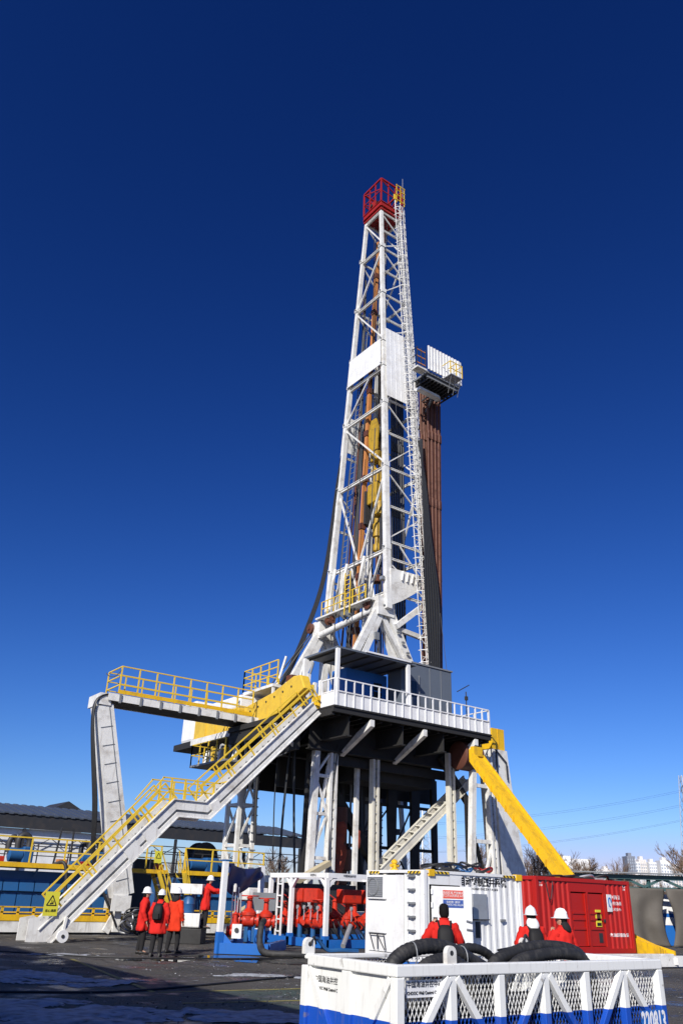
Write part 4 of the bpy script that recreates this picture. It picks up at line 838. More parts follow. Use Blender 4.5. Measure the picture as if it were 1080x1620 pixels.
# ---------------------------------------------------------------- mud tanks on the left
def mud_tank(x0, x1, label, stair=False):
    t = thing('mud_tank', label, 'mud tank', ((x0 + x1) / 2, 8.5, 0), 'mud tanks in a row')
    BX('skid_beam', t, x0, x1, 6.2, 6.5, .08, .46, WHITE); BX('skid_beam', t, x0, x1, 9.6, 9.9, .08, .46, WHITE)
    n = max(1, int((x1 - x0) / 2.4))
    for k in range(n): B('skid_clamp', t, (x0 + .9 + k * 2.4, 6.16, .36), (x0 + .9 + k * 2.4, 6.16, .6), .22, .07, WHITE2)
    BX('walkway_edge', t, x0, x1, 6.18, 6.26, .48, .70, YEL); BX('walkway', t, x0, x1, 6.27, 7.0, .56, .60, GREYP)
    for z in (.78, .97): B('low_rail', t, (x0, 6.24, z), (x1, 6.24, z), .05, .05, YEL)
    for k in range(int((x1 - x0) / .62)): B('low_post', t, (x0 + .3 + k * .62, 6.24, .7), (x0 + .3 + k * .62, 6.24, .97), .1, .05, YEL)
    BX('tank_shell', t, x0, x1, 7.08, 9.8, .6, 2.3, BLUE)
    m = int((x1 - x0) / .62)
    for k in range(m):
        xa = x0 + k * (x1 - x0) / m; xb = xa + (x1 - x0) / m - .05
        put('lower_panel', MB().prism([(xa, 6.98, .72), (xa, 7.05, 1.48), (xa, 7.075, 1.48), (xa, 7.075, .72)], (xb - xa, 0, 0)), BLUE, t)
        put('upper_panel', MB().prism([(xa, 6.93, 1.54), (xa, 7.05, 1.98), (xa, 7.075, 1.98), (xa, 7.075, 1.54)], (xb - xa, 0, 0)), BLUE, t)
    BX('platform', t, x0, x1, 6.62, 10.4, 2.44, 2.5, UNDER); BX('platform_edge', t, x0, x1, 6.55, 6.615, 2.42, 2.60, YEL)
    railing(t, [(x0 + .05, 6.6, 2.6), (x1 - .05, 6.6, 2.6)], .95, 1.5, YELR, (.45,), .05)
    railing(t, [(x0 + .05, 10.3, 2.5), (x1 - .05, 10.3, 2.5)], 1.0, 1.5, DARK, (.5,), .04)
    for k in range(max(2, n)): B('platform_strut', t, (x0 + .6 + k * 2.3, 7.0, 2.1), (x0 + .6 + k * 2.3, 6.7, 2.42), .07, .07, BLUE)
    return t
t1 = mud_tank(-22, -5.95, 'long blue mud tank with yellow walkways behind the stairway foot')
t2 = mud_tank(-3.35, 1.0, 'shorter blue mud tank with yellow walkway under the drawworks')
BX('walkway_extension', t1, -5.93, -4.15, 6.55, 8.2, 2.42, 2.58, YEL); railing(t1, [(-5.9, 6.6, 2.6), (-4.5, 6.6, 2.6)], .95, .7, YELR, (.45,), .05)
def side_steps(x, s, par):
    for dx in (0,):
        for y in (6.55, 7.25):
            B('stair_stringer', par, (x, y, 2.5), (x + s * 1.05, y, .25), .06, .16, YELR)
            for off in (.5, .95): B('stair_rail', par, (x, y, 2.5 + off), (x + s * 1.05, y, .25 + off), .045, .045, YELR)
            B('stair_post', par, (x + s * .5, y, 1.4), (x + s * .5, y, 2.4), .045, .045, YELR); B('stair_post', par, (x + s, y, .3), (x + s, y, 1.3), .045, .045, YELR)
        for k in range(7): BX('stair_tread', par, x + s * (.12 + k * .14) - .1, x + s * (.12 + k * .14) + .1, 6.6, 7.2, 2.25 - k * .3, 2.28 - k * .3, GREYP)
side_steps(-4.55, 1, t1); side_steps(-3.3, -.0 + .55, t2)
s2 = tag(put('warning_sign', MB().box(-4.85, -4.5, 6.5, 6.52, 2.85, 3.35), SIGNY), 'small yellow warning sign on the upper walkway rail', 'sign')
tri = MB()
for a, b in (((-4.79, 3.05), (-4.56, 3.05)), ((-4.79, 3.05), (-4.675, 3.27)), ((-4.56, 3.05), (-4.675, 3.27))): tri.beam((a[0], 6.495, a[1]), (b[0], 6.495, b[1]), .005, .022)
put('triangle_symbol', tri, BLACKP, s2)
def pump(x, y, z, label, s=1.0, kind=0):
    p = thing('mud_agitator', label, 'pump', (x, y, z))
    BX('base', p, x - .5 * s, x + .5 * s, y - .35, y + .35, z, z + .1, DARK)
    put('motor', MB().lathe((x - .45 * s, y, z + .42), [(.2, 0), (.28, .04), (.28, .55 * s), (.2, .6 * s)], 16, (1, 0, 0)), BLUE, p)
    put('gearbox', MB().box(x + .1 * s, x + .55 * s, y - .25, y + .25, z + .1, z + .75), BLUE, p, bevel=.05)
    if kind:
        put('elbow_pipe', MB().tube(smooth([(x - .1, y, z + .6), (x - .1, y, z + 1.05), (x + .12, y, z + 1.22), (x + .35, y, z + 1.05), (x + .35, y, z + .6)], 6), .13, 10), DARK, p)
        put('elbow_pipe', MB().tube(smooth([(x - .45, y + .1, z + .5), (x - .45, y + .1, z + .95), (x - .3, y + .1, z + 1.12), (x - .12, y + .1, z + .95)], 6), .11, 10), DARK, p)
    else:
        put('fan_cover', MB().lathe((x - .6 * s, y, z + .42), [(.1, 0), (.25, .03), (.25, .14)], 16, (1, 0, 0)), BLUE, p)
    return p
pump(-10.4, 8.0, 2.5, 'blue pump with looping elbow pipes on the long tank', 1, 1)
pump(-1.7, 8.0, 2.5, 'blue motor and gearbox on the shorter tank platform', 1.5)
pump(-.3, 8.6, 2.5, 'smaller blue motor at the far end of the shorter tank', 1.0)
pump(-6.9, 8.9, 2.5, 'blue motor beside the white cable arm on the tank platform', 1.1, 1)
for k, (x, c) in enumerate([(-11.6, REDV), (-8.6, ORANGE), (-8.0, BLUE), (-11.25, REDV), (-7.6, CROWN), (-4.0, REDV)]):
    tag(put('parts_crate', MB().box(x - .2, x + .18, 7.6, 7.95, 2.51, 2.78 + .05 * (k % 2)), c, bevel=.02), ['small red crate at the outer rail by the looping pump', 'small orange crate on the tank platform', 'small blue crate beside the orange crate on the platform', 'red crate nearest the looping pump base', 'dark red crate beside the cable arm motor', 'red crate by the small steps between tanks'][k], 'crate')
fr = thing('gantry_frame', 'narrow dark steel gantry frame on the tank platform', 'frame', (-8.4, 8.4, 2.5))
for x, x2 in ((-8.75, -8.6), (-8.0, -8.05)): B('leg', fr, (x, 8.4, 2.5), (x2, 8.4, 4.1), .07, .07, DARK)
B('crossbar', fr, (-8.62, 8.4, 4.1), (-8.03, 8.4, 4.1), .08, .08, DARK)
dk = thing('cable_reel', 'dark cable reel wound with black cable behind the shorter tank', 'reel', (0, 11.2, 0))
put('drum', MB().lathe((0, 10.8, 3.4), [(.1, 0), (.72, .03), (.72, .1), (.5, .11), (.5, .8), (.72, .81), (.72, .88), (.1, .91)], 24, (0, 1, 0)), RUBBER, dk)
for x in (-.6, .6): B('stand', dk, (x, 11.25, .0), (0, 11.25, 3.4), .12, .12, DARK)
tag(put('suction_hose', MB().tube(smooth([(-9.2, 6.9, 2.6), (-8.9, 6.55, 2.65), (-8.75, 6.4, 2.0), (-8.7, 6.35, .7)], 8), .07, 8), RUBBER), 'black hose curving down the front of the long blue tank', 'hose')
# blue box, drum and white boxes near the worker
wb = thing('tool_cabinet', 'white double tool cabinet with a blue drum slot beside the worker', 'cabinet', (-7, -2, .6))
cx = G(-5.45, 33.2)
def lb(X0, X1, Y0, Y1, z0, z1, mat, nm, par, bev=.02):
    c, s = math.cos(HEAD), math.sin(HEAD)
    mb = MB().box(X0, X1, Y0, Y1, z0, z1); mb.v = [G(p.x, p.y, p.z) for p in mb.v]; return put(nm, mb, mat, par, bevel=bev)
lb(-6.0, -4.75, 33.6, 34.4, .55, 1.0, WHITE, 'lower_box', wb); lb(-5.95, -4.75, 33.6, 34.4, 1.65, 2.0, WHITE, 'upper_box', wb)
for X in (-5.9, -4.85): lb(X - .03, X + .03, 34.2, 34.3, 1.0, 1.65, DARK, 'post', wb, 0)
lb(-6.0, -4.6, 33.3, 34.7, 0.0, .5, UNDER, 'plinth', wb); lb(-5.45, -5.43, 33.59, 33.598, .58, .97, GREYP, 'seam', wb, 0)
tag(put('blue_drum', MB().lathe(G(-5.25, 33.95, 1.0), [(.2, 0), (.22, .02), (.22, .3), (.23, .32), (.22, .34), (.22, .6), (.2, .62)], 16), BLUE), 'small blue drum between the two white boxes', 'drum')
# ---------------------------------------------------------------- open shed behind
sh = thing('storage_shed', 'long open shed with blue-grey corrugated roof and white wall behind the tanks', 'shed', (0, 43, 0))
mb = MB(); x = -34.0; k = 0
while x < 24.5:
    d = .05 if k % 2 else 0
    mb.prism([(x, 37.5, 6.8 + d), (x, 43, 7.85 + d), (x, 48.5, 6.8 + d), (x, 48.5, 6.7 + d), (x, 43, 7.75 + d), (x, 37.5, 6.7 + d)], (.34, 0, 0)); x += .345; k += 1
put('corrugated_roof', mb, ROOFM, sh, kind='stuff')
BX('fascia', sh, -34, 24.6, 37.6, 37.7, 5.75, 6.65, DARK)
for k in range(10):
    x = -33.5 + k * 6.4
    B('column', sh, (x, 37.75, 0), (x, 37.75, 5.74), .2, .2, DARK); B('column', sh, (x, 48, 0), (x, 48, 5.6), .25, .25, DARK)
    B('rafter', sh, (x, 37.7, 6.5), (x, 43, 7.6), .12, .25, DARK); B('rafter', sh, (x, 48.4, 6.5), (x, 43, 7.6), .12, .25, DARK)
    for z in (5.15, 4.55): B('truss_chord', sh, (x, 37.72, z), (x + 6.4, 37.72, z), .07, .07, DARK)
    for q in range(6): B('truss_web', sh, (x + q * 1.07, 37.72, 4.55 if q % 2 else 5.15), (x + (q + 1) * 1.07, 37.72, 5.15 if q % 2 else 4.55), .05, .05, DARK)
for k in range(13): BX('wall_panel', sh, -33.8 + k * 3.2, -33.8 + k * 3.2 + 3.18, 38.0, 38.1, .0, 5.74, WHITE2)
for x, w_, h_, c in ((9.5, 4.0, 4.2, DARK), (14.6, 4.5, 3.0, DARK), (18.5, 3.6, 3.3, BLUE), (22.5, 2.5, 3.4, WHITE2)):
    lab = {9.5: 'tall dark cargo stack standing under the open shed', 14.6: 'low dark cargo stack standing under the open shed', 18.5: 'blue steel cabin parked under the shed end', 22.5: 'white cabin parked under the shed end'}[x]
    s_ = thing('stored_cargo', lab, 'cargo', (x, 43, 0)); BX('body', s_, x - w_ / 2, x + w_ / 2, 41, 44.5, .1, h_, c, .08); BX('base', s_, x - w_ / 2 + .1, x + w_ / 2 - .1, 41.1, 44.4, 0, .098, DARK); B('strap', s_, (x - .3, 40.98, .2), (x - .3, 40.98, h_ - .1), .1, .03, GREYP)
hut = thing('gabled_hut', 'dark gabled roof rising behind the shed', 'building', (10, 65, 0))
BX('wall', hut, 8.0, 11.9, 62.3, 68, 0, 9.0, GREYP); put('roof', MB().prism([(7.6, 62, 9.0), (12.4, 62, 9.0), (9.9, 62, 10.25)], (0, 6.4, 0)), DARK, hut)

# ---------------------------------------------------------------- choke manifold skids with red valves
def gate_valve(par, p, ax, s=1.0, wheel=True, bon=True, mat=REDV):
    p = V3(p); ax = Vector(ax).normalized(); o = put('gate_valve', MB().lathe(p - ax * .32 * s, [(.05, 0), (.2 * s, 0), (.2 * s, .07 * s), (.12 * s, .08 * s), (.12 * s, .12 * s), (.18 * s, .16 * s), (.18 * s, .48 * s), (.12 * s, .52 * s), (.12 * s, .56 * s), (.2 * s, .57 * s), (.2 * s, .64 * s), (.05, .64 * s)], 14, ax), mat, par)
    if bon: put('bonnet', MB().lathe(p, [(.19 * s, 0), (.2 * s, .12 * s), (.23 * s, .14 * s), (.23 * s, .22 * s), (.16 * s, .28 * s), (.09 * s, .34 * s), (.08 * s, .6 * s), (.11 * s, .62 * s), (.04, .7 * s)], 14), mat, o)
    d_, a_, b_ = MB.axes(p, p + ax); fb = MB()
    for e_ in (-.30, .24):
        for q in range(8): c_ = p + ax * (e_ * s) + (a_ * math.cos(q * math.pi / 4) + b_ * math.sin(q * math.pi / 4)) * (.165 * s); fb.tube([c_ - ax * .03 * s, c_ + ax * .10 * s], .018 * s, 5)
    put('flange_bolts', fb, DARK, o, kind='stuff')
    if wheel:
        c = p + Vector((0, 0, .68 * s)); mb = MB().tube([c + Vector((math.cos(t) * .26 * s, math.sin(t) * .26 * s, 0)) for t in [q * math.pi / 9 for q in range(19)]], .02 * s, 6, False)
        for q in range(4): mb.tube([c, c + Vector((math.cos(q * math.pi / 2) * .26 * s, math.sin(q * math.pi / 2) * .26 * s, 0))], .014, 5)
        put('handwheel', mb, mat, o)
    return o
# skid one (turned away from the rig axes)
A = V3(G(-3.36, 28.5)); e1 = (G(1, 0) - G(0, 0)).normalized(); e2 = (G(.12, 1) - G(0, 0)).normalized()
Lc = lambda a, b, z: A + e1 * a + e2 * b + Vector((0, 0, z))
k1 = thing('choke_manifold', 'small manifold skid with blue base, white posts and blue tarpaulin', 'manifold', A)
put('base_beam', MB().beam(Lc(-.1, 0, .17), Lc(1.55, 0, .17), .18, .3), BLUEB, k1); put('base_beam', MB().beam(Lc(0, .1, .17), Lc(0, 3.2, .17), .18, .3), BLUEB, k1)
put('base_beam', MB().beam(Lc(1.5, .1, .17), Lc(1.5, 3.2, .17), .18, .3), BLUEB, k1); put('base_plate', MB().beam(Lc(.75, .1, .08), Lc(.75, 3.2, .08), 1.4, .04), DARK, k1)
for (a, b) in ((0, 0), (.57, 3.2)):
    put('post_foot', MB().beam(Lc(a, b, .02), Lc(a, b, .62), .19, .19), BLUEB, k1); put('post', MB().beam(Lc(a, b, .62), Lc(a, b, 2.65), .16, .16), WHITE2, k1)
    put('foot_gusset', MB().prism([Lc(a + .1, b, .3), Lc(a + .42, b, .3), Lc(a + .1, b, .62)], e2 * .04), BLUEB, k1)
tb = MB(); n = 22; m = 14
for i in range(n + 1):
    for j in range(m + 1):
        s, q = i / n, j / m; w_ = math.sin(s * 19 + q * 3) * .035 + math.sin(s * 9 + q * 7) * .05
        top = 2.62 - .12 * math.sin(s * math.pi); bot = top - (.80 - .35 * s * s + .12 * math.sin(s * 6))
        p = Lc(.05 + s * .50, .05 + s * 3.1, 0) + (e1 * .55 - e2 * .2) * (w_ * 1.5 + .10 * math.sin(q * 3.1)); p.z = top + (bot - top) * q; tb.v.append(p)
for i in range(n):
    for j in range(m): a = i * (m + 1) + j; tb.f.append([a, a + 1, a + m + 2, a + m + 1])
tb.sm = True; tp = tag(put('tarpaulin', tb, TARPB), 'dark blue tarpaulin slung between the skid posts', 'tarpaulin'); sd = tp.modifiers.new('thickness', 'SOLIDIFY'); sd.thickness = .012
gate_valve(k1, Lc(.72, .75, .95), e1, 1.05); gate_valve(k1, Lc(1.2, 1.1, .92), e1, 1.0); gate_valve(k1, Lc(.25, 1.3, .9), e2, .9); gate_valve(k1, Lc(.35, .5, .62), e1, .8, False)
for a in (.3, .75, 1.2): put('support_leg', MB().tube([Lc(a, .9, .1), Lc(a, .9, .8)], .07, 10), BLUEB, k1)
put('control_box', MB().prism([Lc(.38, -.02, .45), Lc(.68, -.02, .45), Lc(.68, -.02, .85), Lc(.38, -.02, .85)], e2 * .14), WHITE2, k1); put('dial', MB().lathe(Lc(.53, -.03, .68), [(.02, 0), (.07, 0), (.07, .02), (.02, .02)], 12, -e2), DARK, k1)
put('panel_board', MB().beam(Lc(.55, 2.0, 1.5), Lc(1.3, 2.2, 1.5), .04, .55), GREYP, k1)
for k in range(4): put('gauge_pipe', MB().tube([Lc(.22 + k * .07, .5 + .1 * k, .7), Lc(.2 + k * .07, .5 + .1 * k, 1.9 - .15 * (k % 2))], .025, 6), GALV, k1)
put('gauge', MB().lathe(Lc(.25, .5, 1.75), [(.03, 0), (.07, .02), (.08, .2), (.05, .26)], 10), WHITE, k1)
tag(put('drain_hose', MB().tube(smooth([Lc(1.25, .6, .95), Lc(1.25, .2, .8), Lc(1.3, -.1, .35), Lc(1.55, -.5, .12), Lc(2.3, -.7, .1), Lc(3.4, -.5, .1)], 8), .1, 10), RUBBER), 'thick grey-black hose drooping from the small manifold onto the ground', 'hose')
# skid two
k2 = thing('valve_manifold', 'large manifold skid packed with red valves in a white portal frame', 'manifold', (-.5, -1.5, 0))
for (x, y) in ((-2.2, -3.1), (-2.2, -.75), (2.6, -3.1), (-2.2, .8)):
    B('post_foot', k2, (x, y, .02), (x, y, .42), .2, .2, BLUEB); B('post', k2, (x, y, .42), (x, y, 2.36), .15, .15, WHITE2)
for a, b in (((-2.2, -3.1), (-2.2, .8)), ((-2.2, -3.1), (2.6, -3.1)), ((-2.2, .8), (2.6, .8)), ((2.6, -3.1), (2.6, .8))):
    B('top_beam', k2, (*a, 2.45), (*b, 2.45), .15, .17, WHITE2); B('base_beam', k2, (*a, .16), (*b, .16), .2, .28, BLUEB)
for (x, y, dx, dy) in ((-2.2, -3.1, .4, 0), (-2.2, -3.1, 0, .4), (-2.2, -.75, 0, -.35), (-2.2, -.75, 0, .35)): B('knee_brace', k2, (x, y, 2.0), (x + dx, y + dy, 2.38), .1, .1, WHITE2)
BX('skid_floor', k2, -2.0, 2.5, -2.9, .7, .1, .14, DARK)
for y in (-.2, .15): B('ladder_rail', k2, (-2.28, y, .3), (-2.28, y, 2.36), .06, .06, WHITE2)
for k in range(5): B('ladder_rung', k2, (-2.28, -.2, .45 + k * .42), (-2.28, .15, .45 + k * .42), .05, .05, WHITE2)
for x, y, s, w_ in ((-1.7, -2.0, 1.15, 1), (-1.5, -1.1, 1.15, 1), (-1.75, -.3, 1.1, 0), (-.6, -2.3, 1.1, 1), (.3, -2.4, 1.15, 1), (1.2, -2.3, 1.0, 1), (-.4, -1.2, 1.2, 0), (.6, -1.2, 1.1, 1), (-1.7, .4, 1.0, 1)): gate_valve(k2, (x, y, .82), (0, 1, 0) if x < -1 else (1, 0, 0), s, bool(w_))
for y, z in ((-1.2, .82), (-2.35, .82)): put('manifold_pipe', MB().tube([(-1.9, y, z), (2.4, y, z)], .13, 12), REDV, k2)
put('manifold_pipe', MB().tube([(-1.7, -2.7, .82), (-1.7, .6, .82)], .13, 12), REDV, k2)
for x, y in ((-1.75, -2.3), (-1.7, -1.6), (-1.7, -.7), (-1.0, -2.4), (0.1, -2.4), (1.4, -2.4)): put('support_leg', MB().tube([(x, y, .14), (x, y, .75)], .1, 10), BLUE, k2)
for x0, x1, y0, y1 in ((-1.95, -1.35, -2.1, -1.2), (-1.9, -1.4, -1.0, -.1), (-1.1, -.2, -2.7, -2.2), (0.0, .8, -2.7, -2.1)): put('actuator_box', MB().box(x0, x1, y0, y1, 1.5, 2.0), REDV, k2, bevel=.05)
for x, y in ((-1.65, -1.9), (-1.6, -1.3), (-1.65, -.5), (-.6, -2.45), (.4, -2.4)): put('actuator_stem', MB().tube([(x, y, .95), (x, y, 1.55)], .1, 10), REDV, k2)
text('stencil_letters', k2, 'XL', .22, face_x(-1.96, -1.65, 1.42), WHITEP)
text('beam_lettering', k2, '井控中心', .1, face_x(-2.285, -2.3, 2.45), BLACKP); text('beam_lettering', k2, '中国海油井控', .1, face_y(-1.2, -3.185, 2.45), BLACKP)
put('control_cabinet', MB().box(.9, 1.7, -3.0, -2.75, .9, 1.85), GREYP, k2); text('cabinet_lettering', k2, '节流管汇', .14, face_y(1.3, -3.006, 1.6), WHITEP)
put('control_cabinet', MB().box(.95, 1.55, -3.0, -2.75, 1.95, 2.3), CROWN, k2)
au = thing('accumulator_unit', 'dark steel accumulator rack crowded behind the red valve skid', 'rack', (.2, 1.4, 0))
BX('frame', au, -1.9, 2.4, 1.05, 1.15, .1, 2.2, DARK); BX('frame', au, -1.9, 2.4, 1.7, 1.8, .1, 2.2, DARK)
for k in range(9): put('bottle', MB().lathe((-1.6 + k * .47, 1.4, .3), [(.06, 0), (.17, .12), (.17, 1.3), (.1, 1.45), (.05, 1.6)], 12), (DARK if k % 3 else GREYP), au)
for k in range(8): put('hydraulic_line', MB().tube(smooth([(-1.9 + .4 * k, .95, 1.9 - .1 * (k % 3)), (-1.8 + .4 * k, .3, 1.5), (-1.6 + .38 * k, -.4, 1.1 + .1 * (k % 2)), (-1.5 + .36 * k, -1.0, 1.0)], 5), .025, 6), (CABLE, CROWN, CABLE)[k % 3], au)
for k in range(7): put('choke_hose', MB().tube(smooth([(-1.95 + .25 * k, -2.85, .9), (-1.9 + .3 * k, -3.0, .5), (-1.6 + .3 * k, -2.9, .2), (-1.2 + .3 * k, -2.6, .18)], 5), .03, 6), CABLE, k2)
for k in range(8):
    x, y = ((-1.98, -2.7 + .45 * k) if k < 6 else (-.9 + .8 * (k - 6), -2.95)); put('pressure_gauge', MB().tube([(x, y, .9), (x, y, 1.25)], .02, 6).lathe((x - .03, y, 1.33), [(.02, 0), (.075, 0), (.075, .05), (.02, .05)], 12, (1, 0, 0)), GALV, k2)
tag(put('steel_pipe', MB().tube([(-1.75, -3.6, .12), (-.9, -2.9, .75)], .09, 12), GALV), 'short bright steel pipe leaning out of the red valve skid', 'pipe')
pl = tag(put('timber_plank', MB().beam((-3.6, 1.2, .9), (1.6, 2.1, 3.1), .35, .22), WOODY), 'pale sloping beam behind the manifold skids', 'beam')
wbx = tag(put('white_crate', MB().box(-3.6, -2.7, .2, .9, 1.5, 1.95), WHITE, bevel=.03), 'white box carried on a blue tank behind the small manifold', 'box')
bt = thing('blue_tank', 'upright blue tank with chains under the white box', 'tank', (-3.1, .6, 0)); put('shell', MB().lathe((-3.1, .55, .02), [(.3, 0), (.34, .03), (.34, 1.4), (.3, 1.47)], 18), BLUE, bt); put('band', MB().lathe((-3.1, .55, .9), [(.345, 0), (.36, .01), (.36, .06), (.345, .07)], 18), GREYP, bt)

# ---------------------------------------------------------------- containers
def corr(name, par, axis, c, a0, a1, z0, z1, mat, per=.27, dep=.055, sgn=-1):
    """corrugated sheet on the plane axis = c, its outside towards sgn"""
    prof = []; a = a0; k = 0
    while a < a1 - 1e-6:
        for f, d in ((0, 0), (.3, 0), (.5, 1), (.8, 1)):
            if a + f * per < a1: prof.append((a + f * per, d))
        a += per
    prof.append((a1, 0)); mb = MB()
    pt = lambda s, d, z: (s, c - sgn * dep * d, z) if axis == 'y' else (c - sgn * dep * d, s, z)
    for s, d in prof: mb.v += [Vector(pt(s, d, z0)), Vector(pt(s, d, z1))]
    for i in range(len(prof) - 1): mb.f.append([2 * i, 2 * i + 2, 2 * i + 3, 2 * i + 1])
    return put(name, mb, mat, par)
def container(name, label, x0, x1, y0, y1, z0, z1, mat, gaps=(), egaps=(), dep=.055, tr=.12):
    t = thing(name, label, 'container', ((x0 + x1) / 2, (y0 + y1) / 2, z0)); w_ = .13
    for x in (x0, x1 - w_):
        for y in (y0, y1 - w_): BX('corner_post', t, x, x + w_, y, y + w_, z0, z1, mat, .01)
    for z, h in ((z0, .16), (z1 - tr, tr)):
        for y in (y0 + .005, y1 - .105): BX('side_rail', t, x0 + w_, x1 - w_, y, y + .1, z, z + h, mat)
        for x in (x0 + .005, x1 - .105): BX('end_rail', t, x, x + .1, y0 + w_, y1 - w_, z, z + h, mat)
    spans = []; a = x0 + w_
    for g in gaps: spans.append((a, g[0])); a = g[1]
    spans.append((a, x1 - w_))
    for a, b in spans: corr('side_panel', t, 'y', y0 + .035, a, b, z0 + .16, z1 - tr, mat, dep=dep)
    corr('side_panel', t, 'y', y1 - .035, x0 + w_, x1 - w_, z0 + .16, z1 - .12, mat, sgn=1)
    spans = []; a = y0 + w_
    for g in egaps: spans.append((a, g[0])); a = g[1]
    spans.append((a, y1 - w_))
    for a, b in spans: corr('end_panel', t, 'x', x0 + .035, a, b, z0 + .16, z1 - tr, mat, dep=dep)
    corr('end_panel', t, 'x', x1 - .035, y0 + w_, y1 - w_, z0 + .16, z1 - .12, mat, sgn=1)
    BX('roof', t, x0 + .02, x1 - .02, y0 + .02, y1 - .02, z1 - .06, z1 - .004, mat); BX('floor', t, x0 + .12, x1 - .12, y0 + .12, y1 - .12, z0 + .1, z0 + .15, DARK)
    return t
wc = container('control_container', 'white equipment container with black Chinese lettering and an air conditioner', -4.3, -.12, -10.8, -8.1, .12, 2.52, WHITE2, gaps=((-4.06, -2.75),), egaps=((-9.9, -8.24),), dep=.03, tr=.08)
BX('door_header', wc, -4.06, -2.75, -10.77, -10.70, 2.14, 2.44, WHITE2); BX('door_jamb', wc, -2.8, -2.75, -10.79, -10.70, .28, 2.14, WHITE2); BX('door_sill', wc, -4.06, -2.75, -10.78, -10.70, .275, .36, GREYP); BX('door_dark', wc, -4.05, -2.8, -10.55, -10.5, .3, 2.14, DARK)
hx, hy = -4.02, -10.80; dang = rad(-25); dd = Vector((math.cos(dang), math.sin(dang), 0)); dnr = Vector((math.sin(dang), -math.cos(dang), 0))
dp = lambda a, z, o=0.0: Vector((hx, hy, 0)) + dd * a + dnr * o + Vector((0, 0, z))
door = put('door', MB().prism([dp(0, .38), dp(1.22, .38), dp(1.22, 2.10), dp(0, 2.10)], dnr * .05), WHITE2, wc)
DM = lambda a, z, o: Matrix.Translation(dp(a, z, o)) @ Matrix(((dd.x, 0, dnr.x, 0), (dd.y, 0, dnr.y, 0), (0, 1, 0, 0), (0, 0, 0, 1)))
put('red_notice', MB().prism([dp(.34, 1.78), dp(.96, 1.78), dp(.96, 2.0), dp(.34, 2.0)], dnr * .056), REDP, door); put('blue_notice', MB().prism([dp(.34, 1.54), dp(.96, 1.54), dp(.96, 1.75), dp(.34, 1.75)], dnr * .056), BLUEP, door)
text('notice_lettering', door, '危险区域 严禁烟火\n非工作人员禁止入内', .075, DM(.65, 1.89, .060), WHITEP, .001); text('notice_lettering', door, '自动控制一键关井\nAUTOMATIC WELL KILLING', .07, DM(.65, 1.65, .060), WHITEP, .001, xs=.75)
put('handle', MB().tube([dp(1.02, 1.22, .09), dp(1.2, 1.18, .09)], .022, 6), GALV, door); put('handle', MB().tube([dp(1.02, 1.0, .09), dp(1.2, .98, .09)], .022, 6), GALV, door)
for z in (.6, 1.6, 1.95): put('hinge', MB().tube([dp(.0, z - .07, .06), dp(.0, z + .07, .06)], .03, 8), WHITE2, door)
put('foot_hatch', MB().lathe(dp(1.08, .52, .05), [(.02, 0), (.14, 0), (.14, .02), (.02, .025)], 14, dnr), GREYP, door)
text('container_title', wc, '自动控制压井系统', .265, face_y(-1.80, -10.769, 2.25), BLACKP, .0015, xs=.95, bold=.009, fold=(-2.75, .27, .03)); text('container_subtitle', wc, 'ZIDONGKONGZHI YAJING', .085, face_y(-1.80, -10.769, 2.07), BLACKP, .0015, sp=1.3, bold=.003, fold=(-2.75, .27, .03))
BX('hatch', wc, -2.36, -1.74, -10.84, -10.77, 1.22, 1.94, GALV, .015); BX('hatch_slot', wc, -2.22, -2.06, -10.815, -10.77, .75, 1.18, DARK); T('hatch_latch', wc, [(-2.4, -10.86, 1.24), (-1.7, -10.86, 1.24)], .015, DARK, 6)
BX('latch', wc, -1.15, -.95, -10.83, -10.77, 1.2, 1.26, GREYP)
# end face: air conditioner, flat panel, steps
BX('flat_panel', wc, -4.29, -4.2, -9.88, -8.26, .30, 2.38, WHITE2)
ac = BX('air_conditioner', wc, -4.42, -4.293, -9.12, -8.30, 1.70, 2.36, WHITE2, .02)
put('grille', MB().box(-4.435, -4.422, -9.08, -8.34, 1.76, 2.32), GALV, ac); put('fan_ring', MB().tube([(-4.45, -8.62 + .24 * math.cos(t), 2.04 + .24 * math.sin(t)) for t in [q * math.pi / 10 for q in range(21)]], .018, 6, False), GREYP, ac)
gl = MB()
for k in range(13): gl.beam((-4.44, -9.07 + k * .06, 1.77), (-4.44, -9.07 + k * .06, 2.31), .008, .012)
for k in range(10): gl.beam((-4.445, -9.07, 1.78 + k * .058), (-4.445, -8.35, 1.78 + k * .058), .008, .012)
put('grille_bars', gl, GREYP, ac, kind='stuff')
put('lower_cover', MB().box(-4.36, -4.293, -9.12, -8.3, .78, 1.66), WHITE2, wc, bevel=.015)
for a, b in (((-9.05, .75), (-9.15, .35)), ((-8.75, .75), (-8.78, .35)), ((-8.4, .75), (-8.6, .35)), ((-8.75, .75), (-9.1, .35)), ((-9.05, .75), (-8.4, .75))): B('bracket_rod', wc, (-4.36, a[0], a[1]), (-4.36, b[0], b[1]), .02, .02, DARK)
for k in range(6): B('foot_step', wc, (-4.32, -10.42, .55 + k * .36), (-4.32, -10.12, .55 + k * .36), .07, .05, GREYP)
STR = None
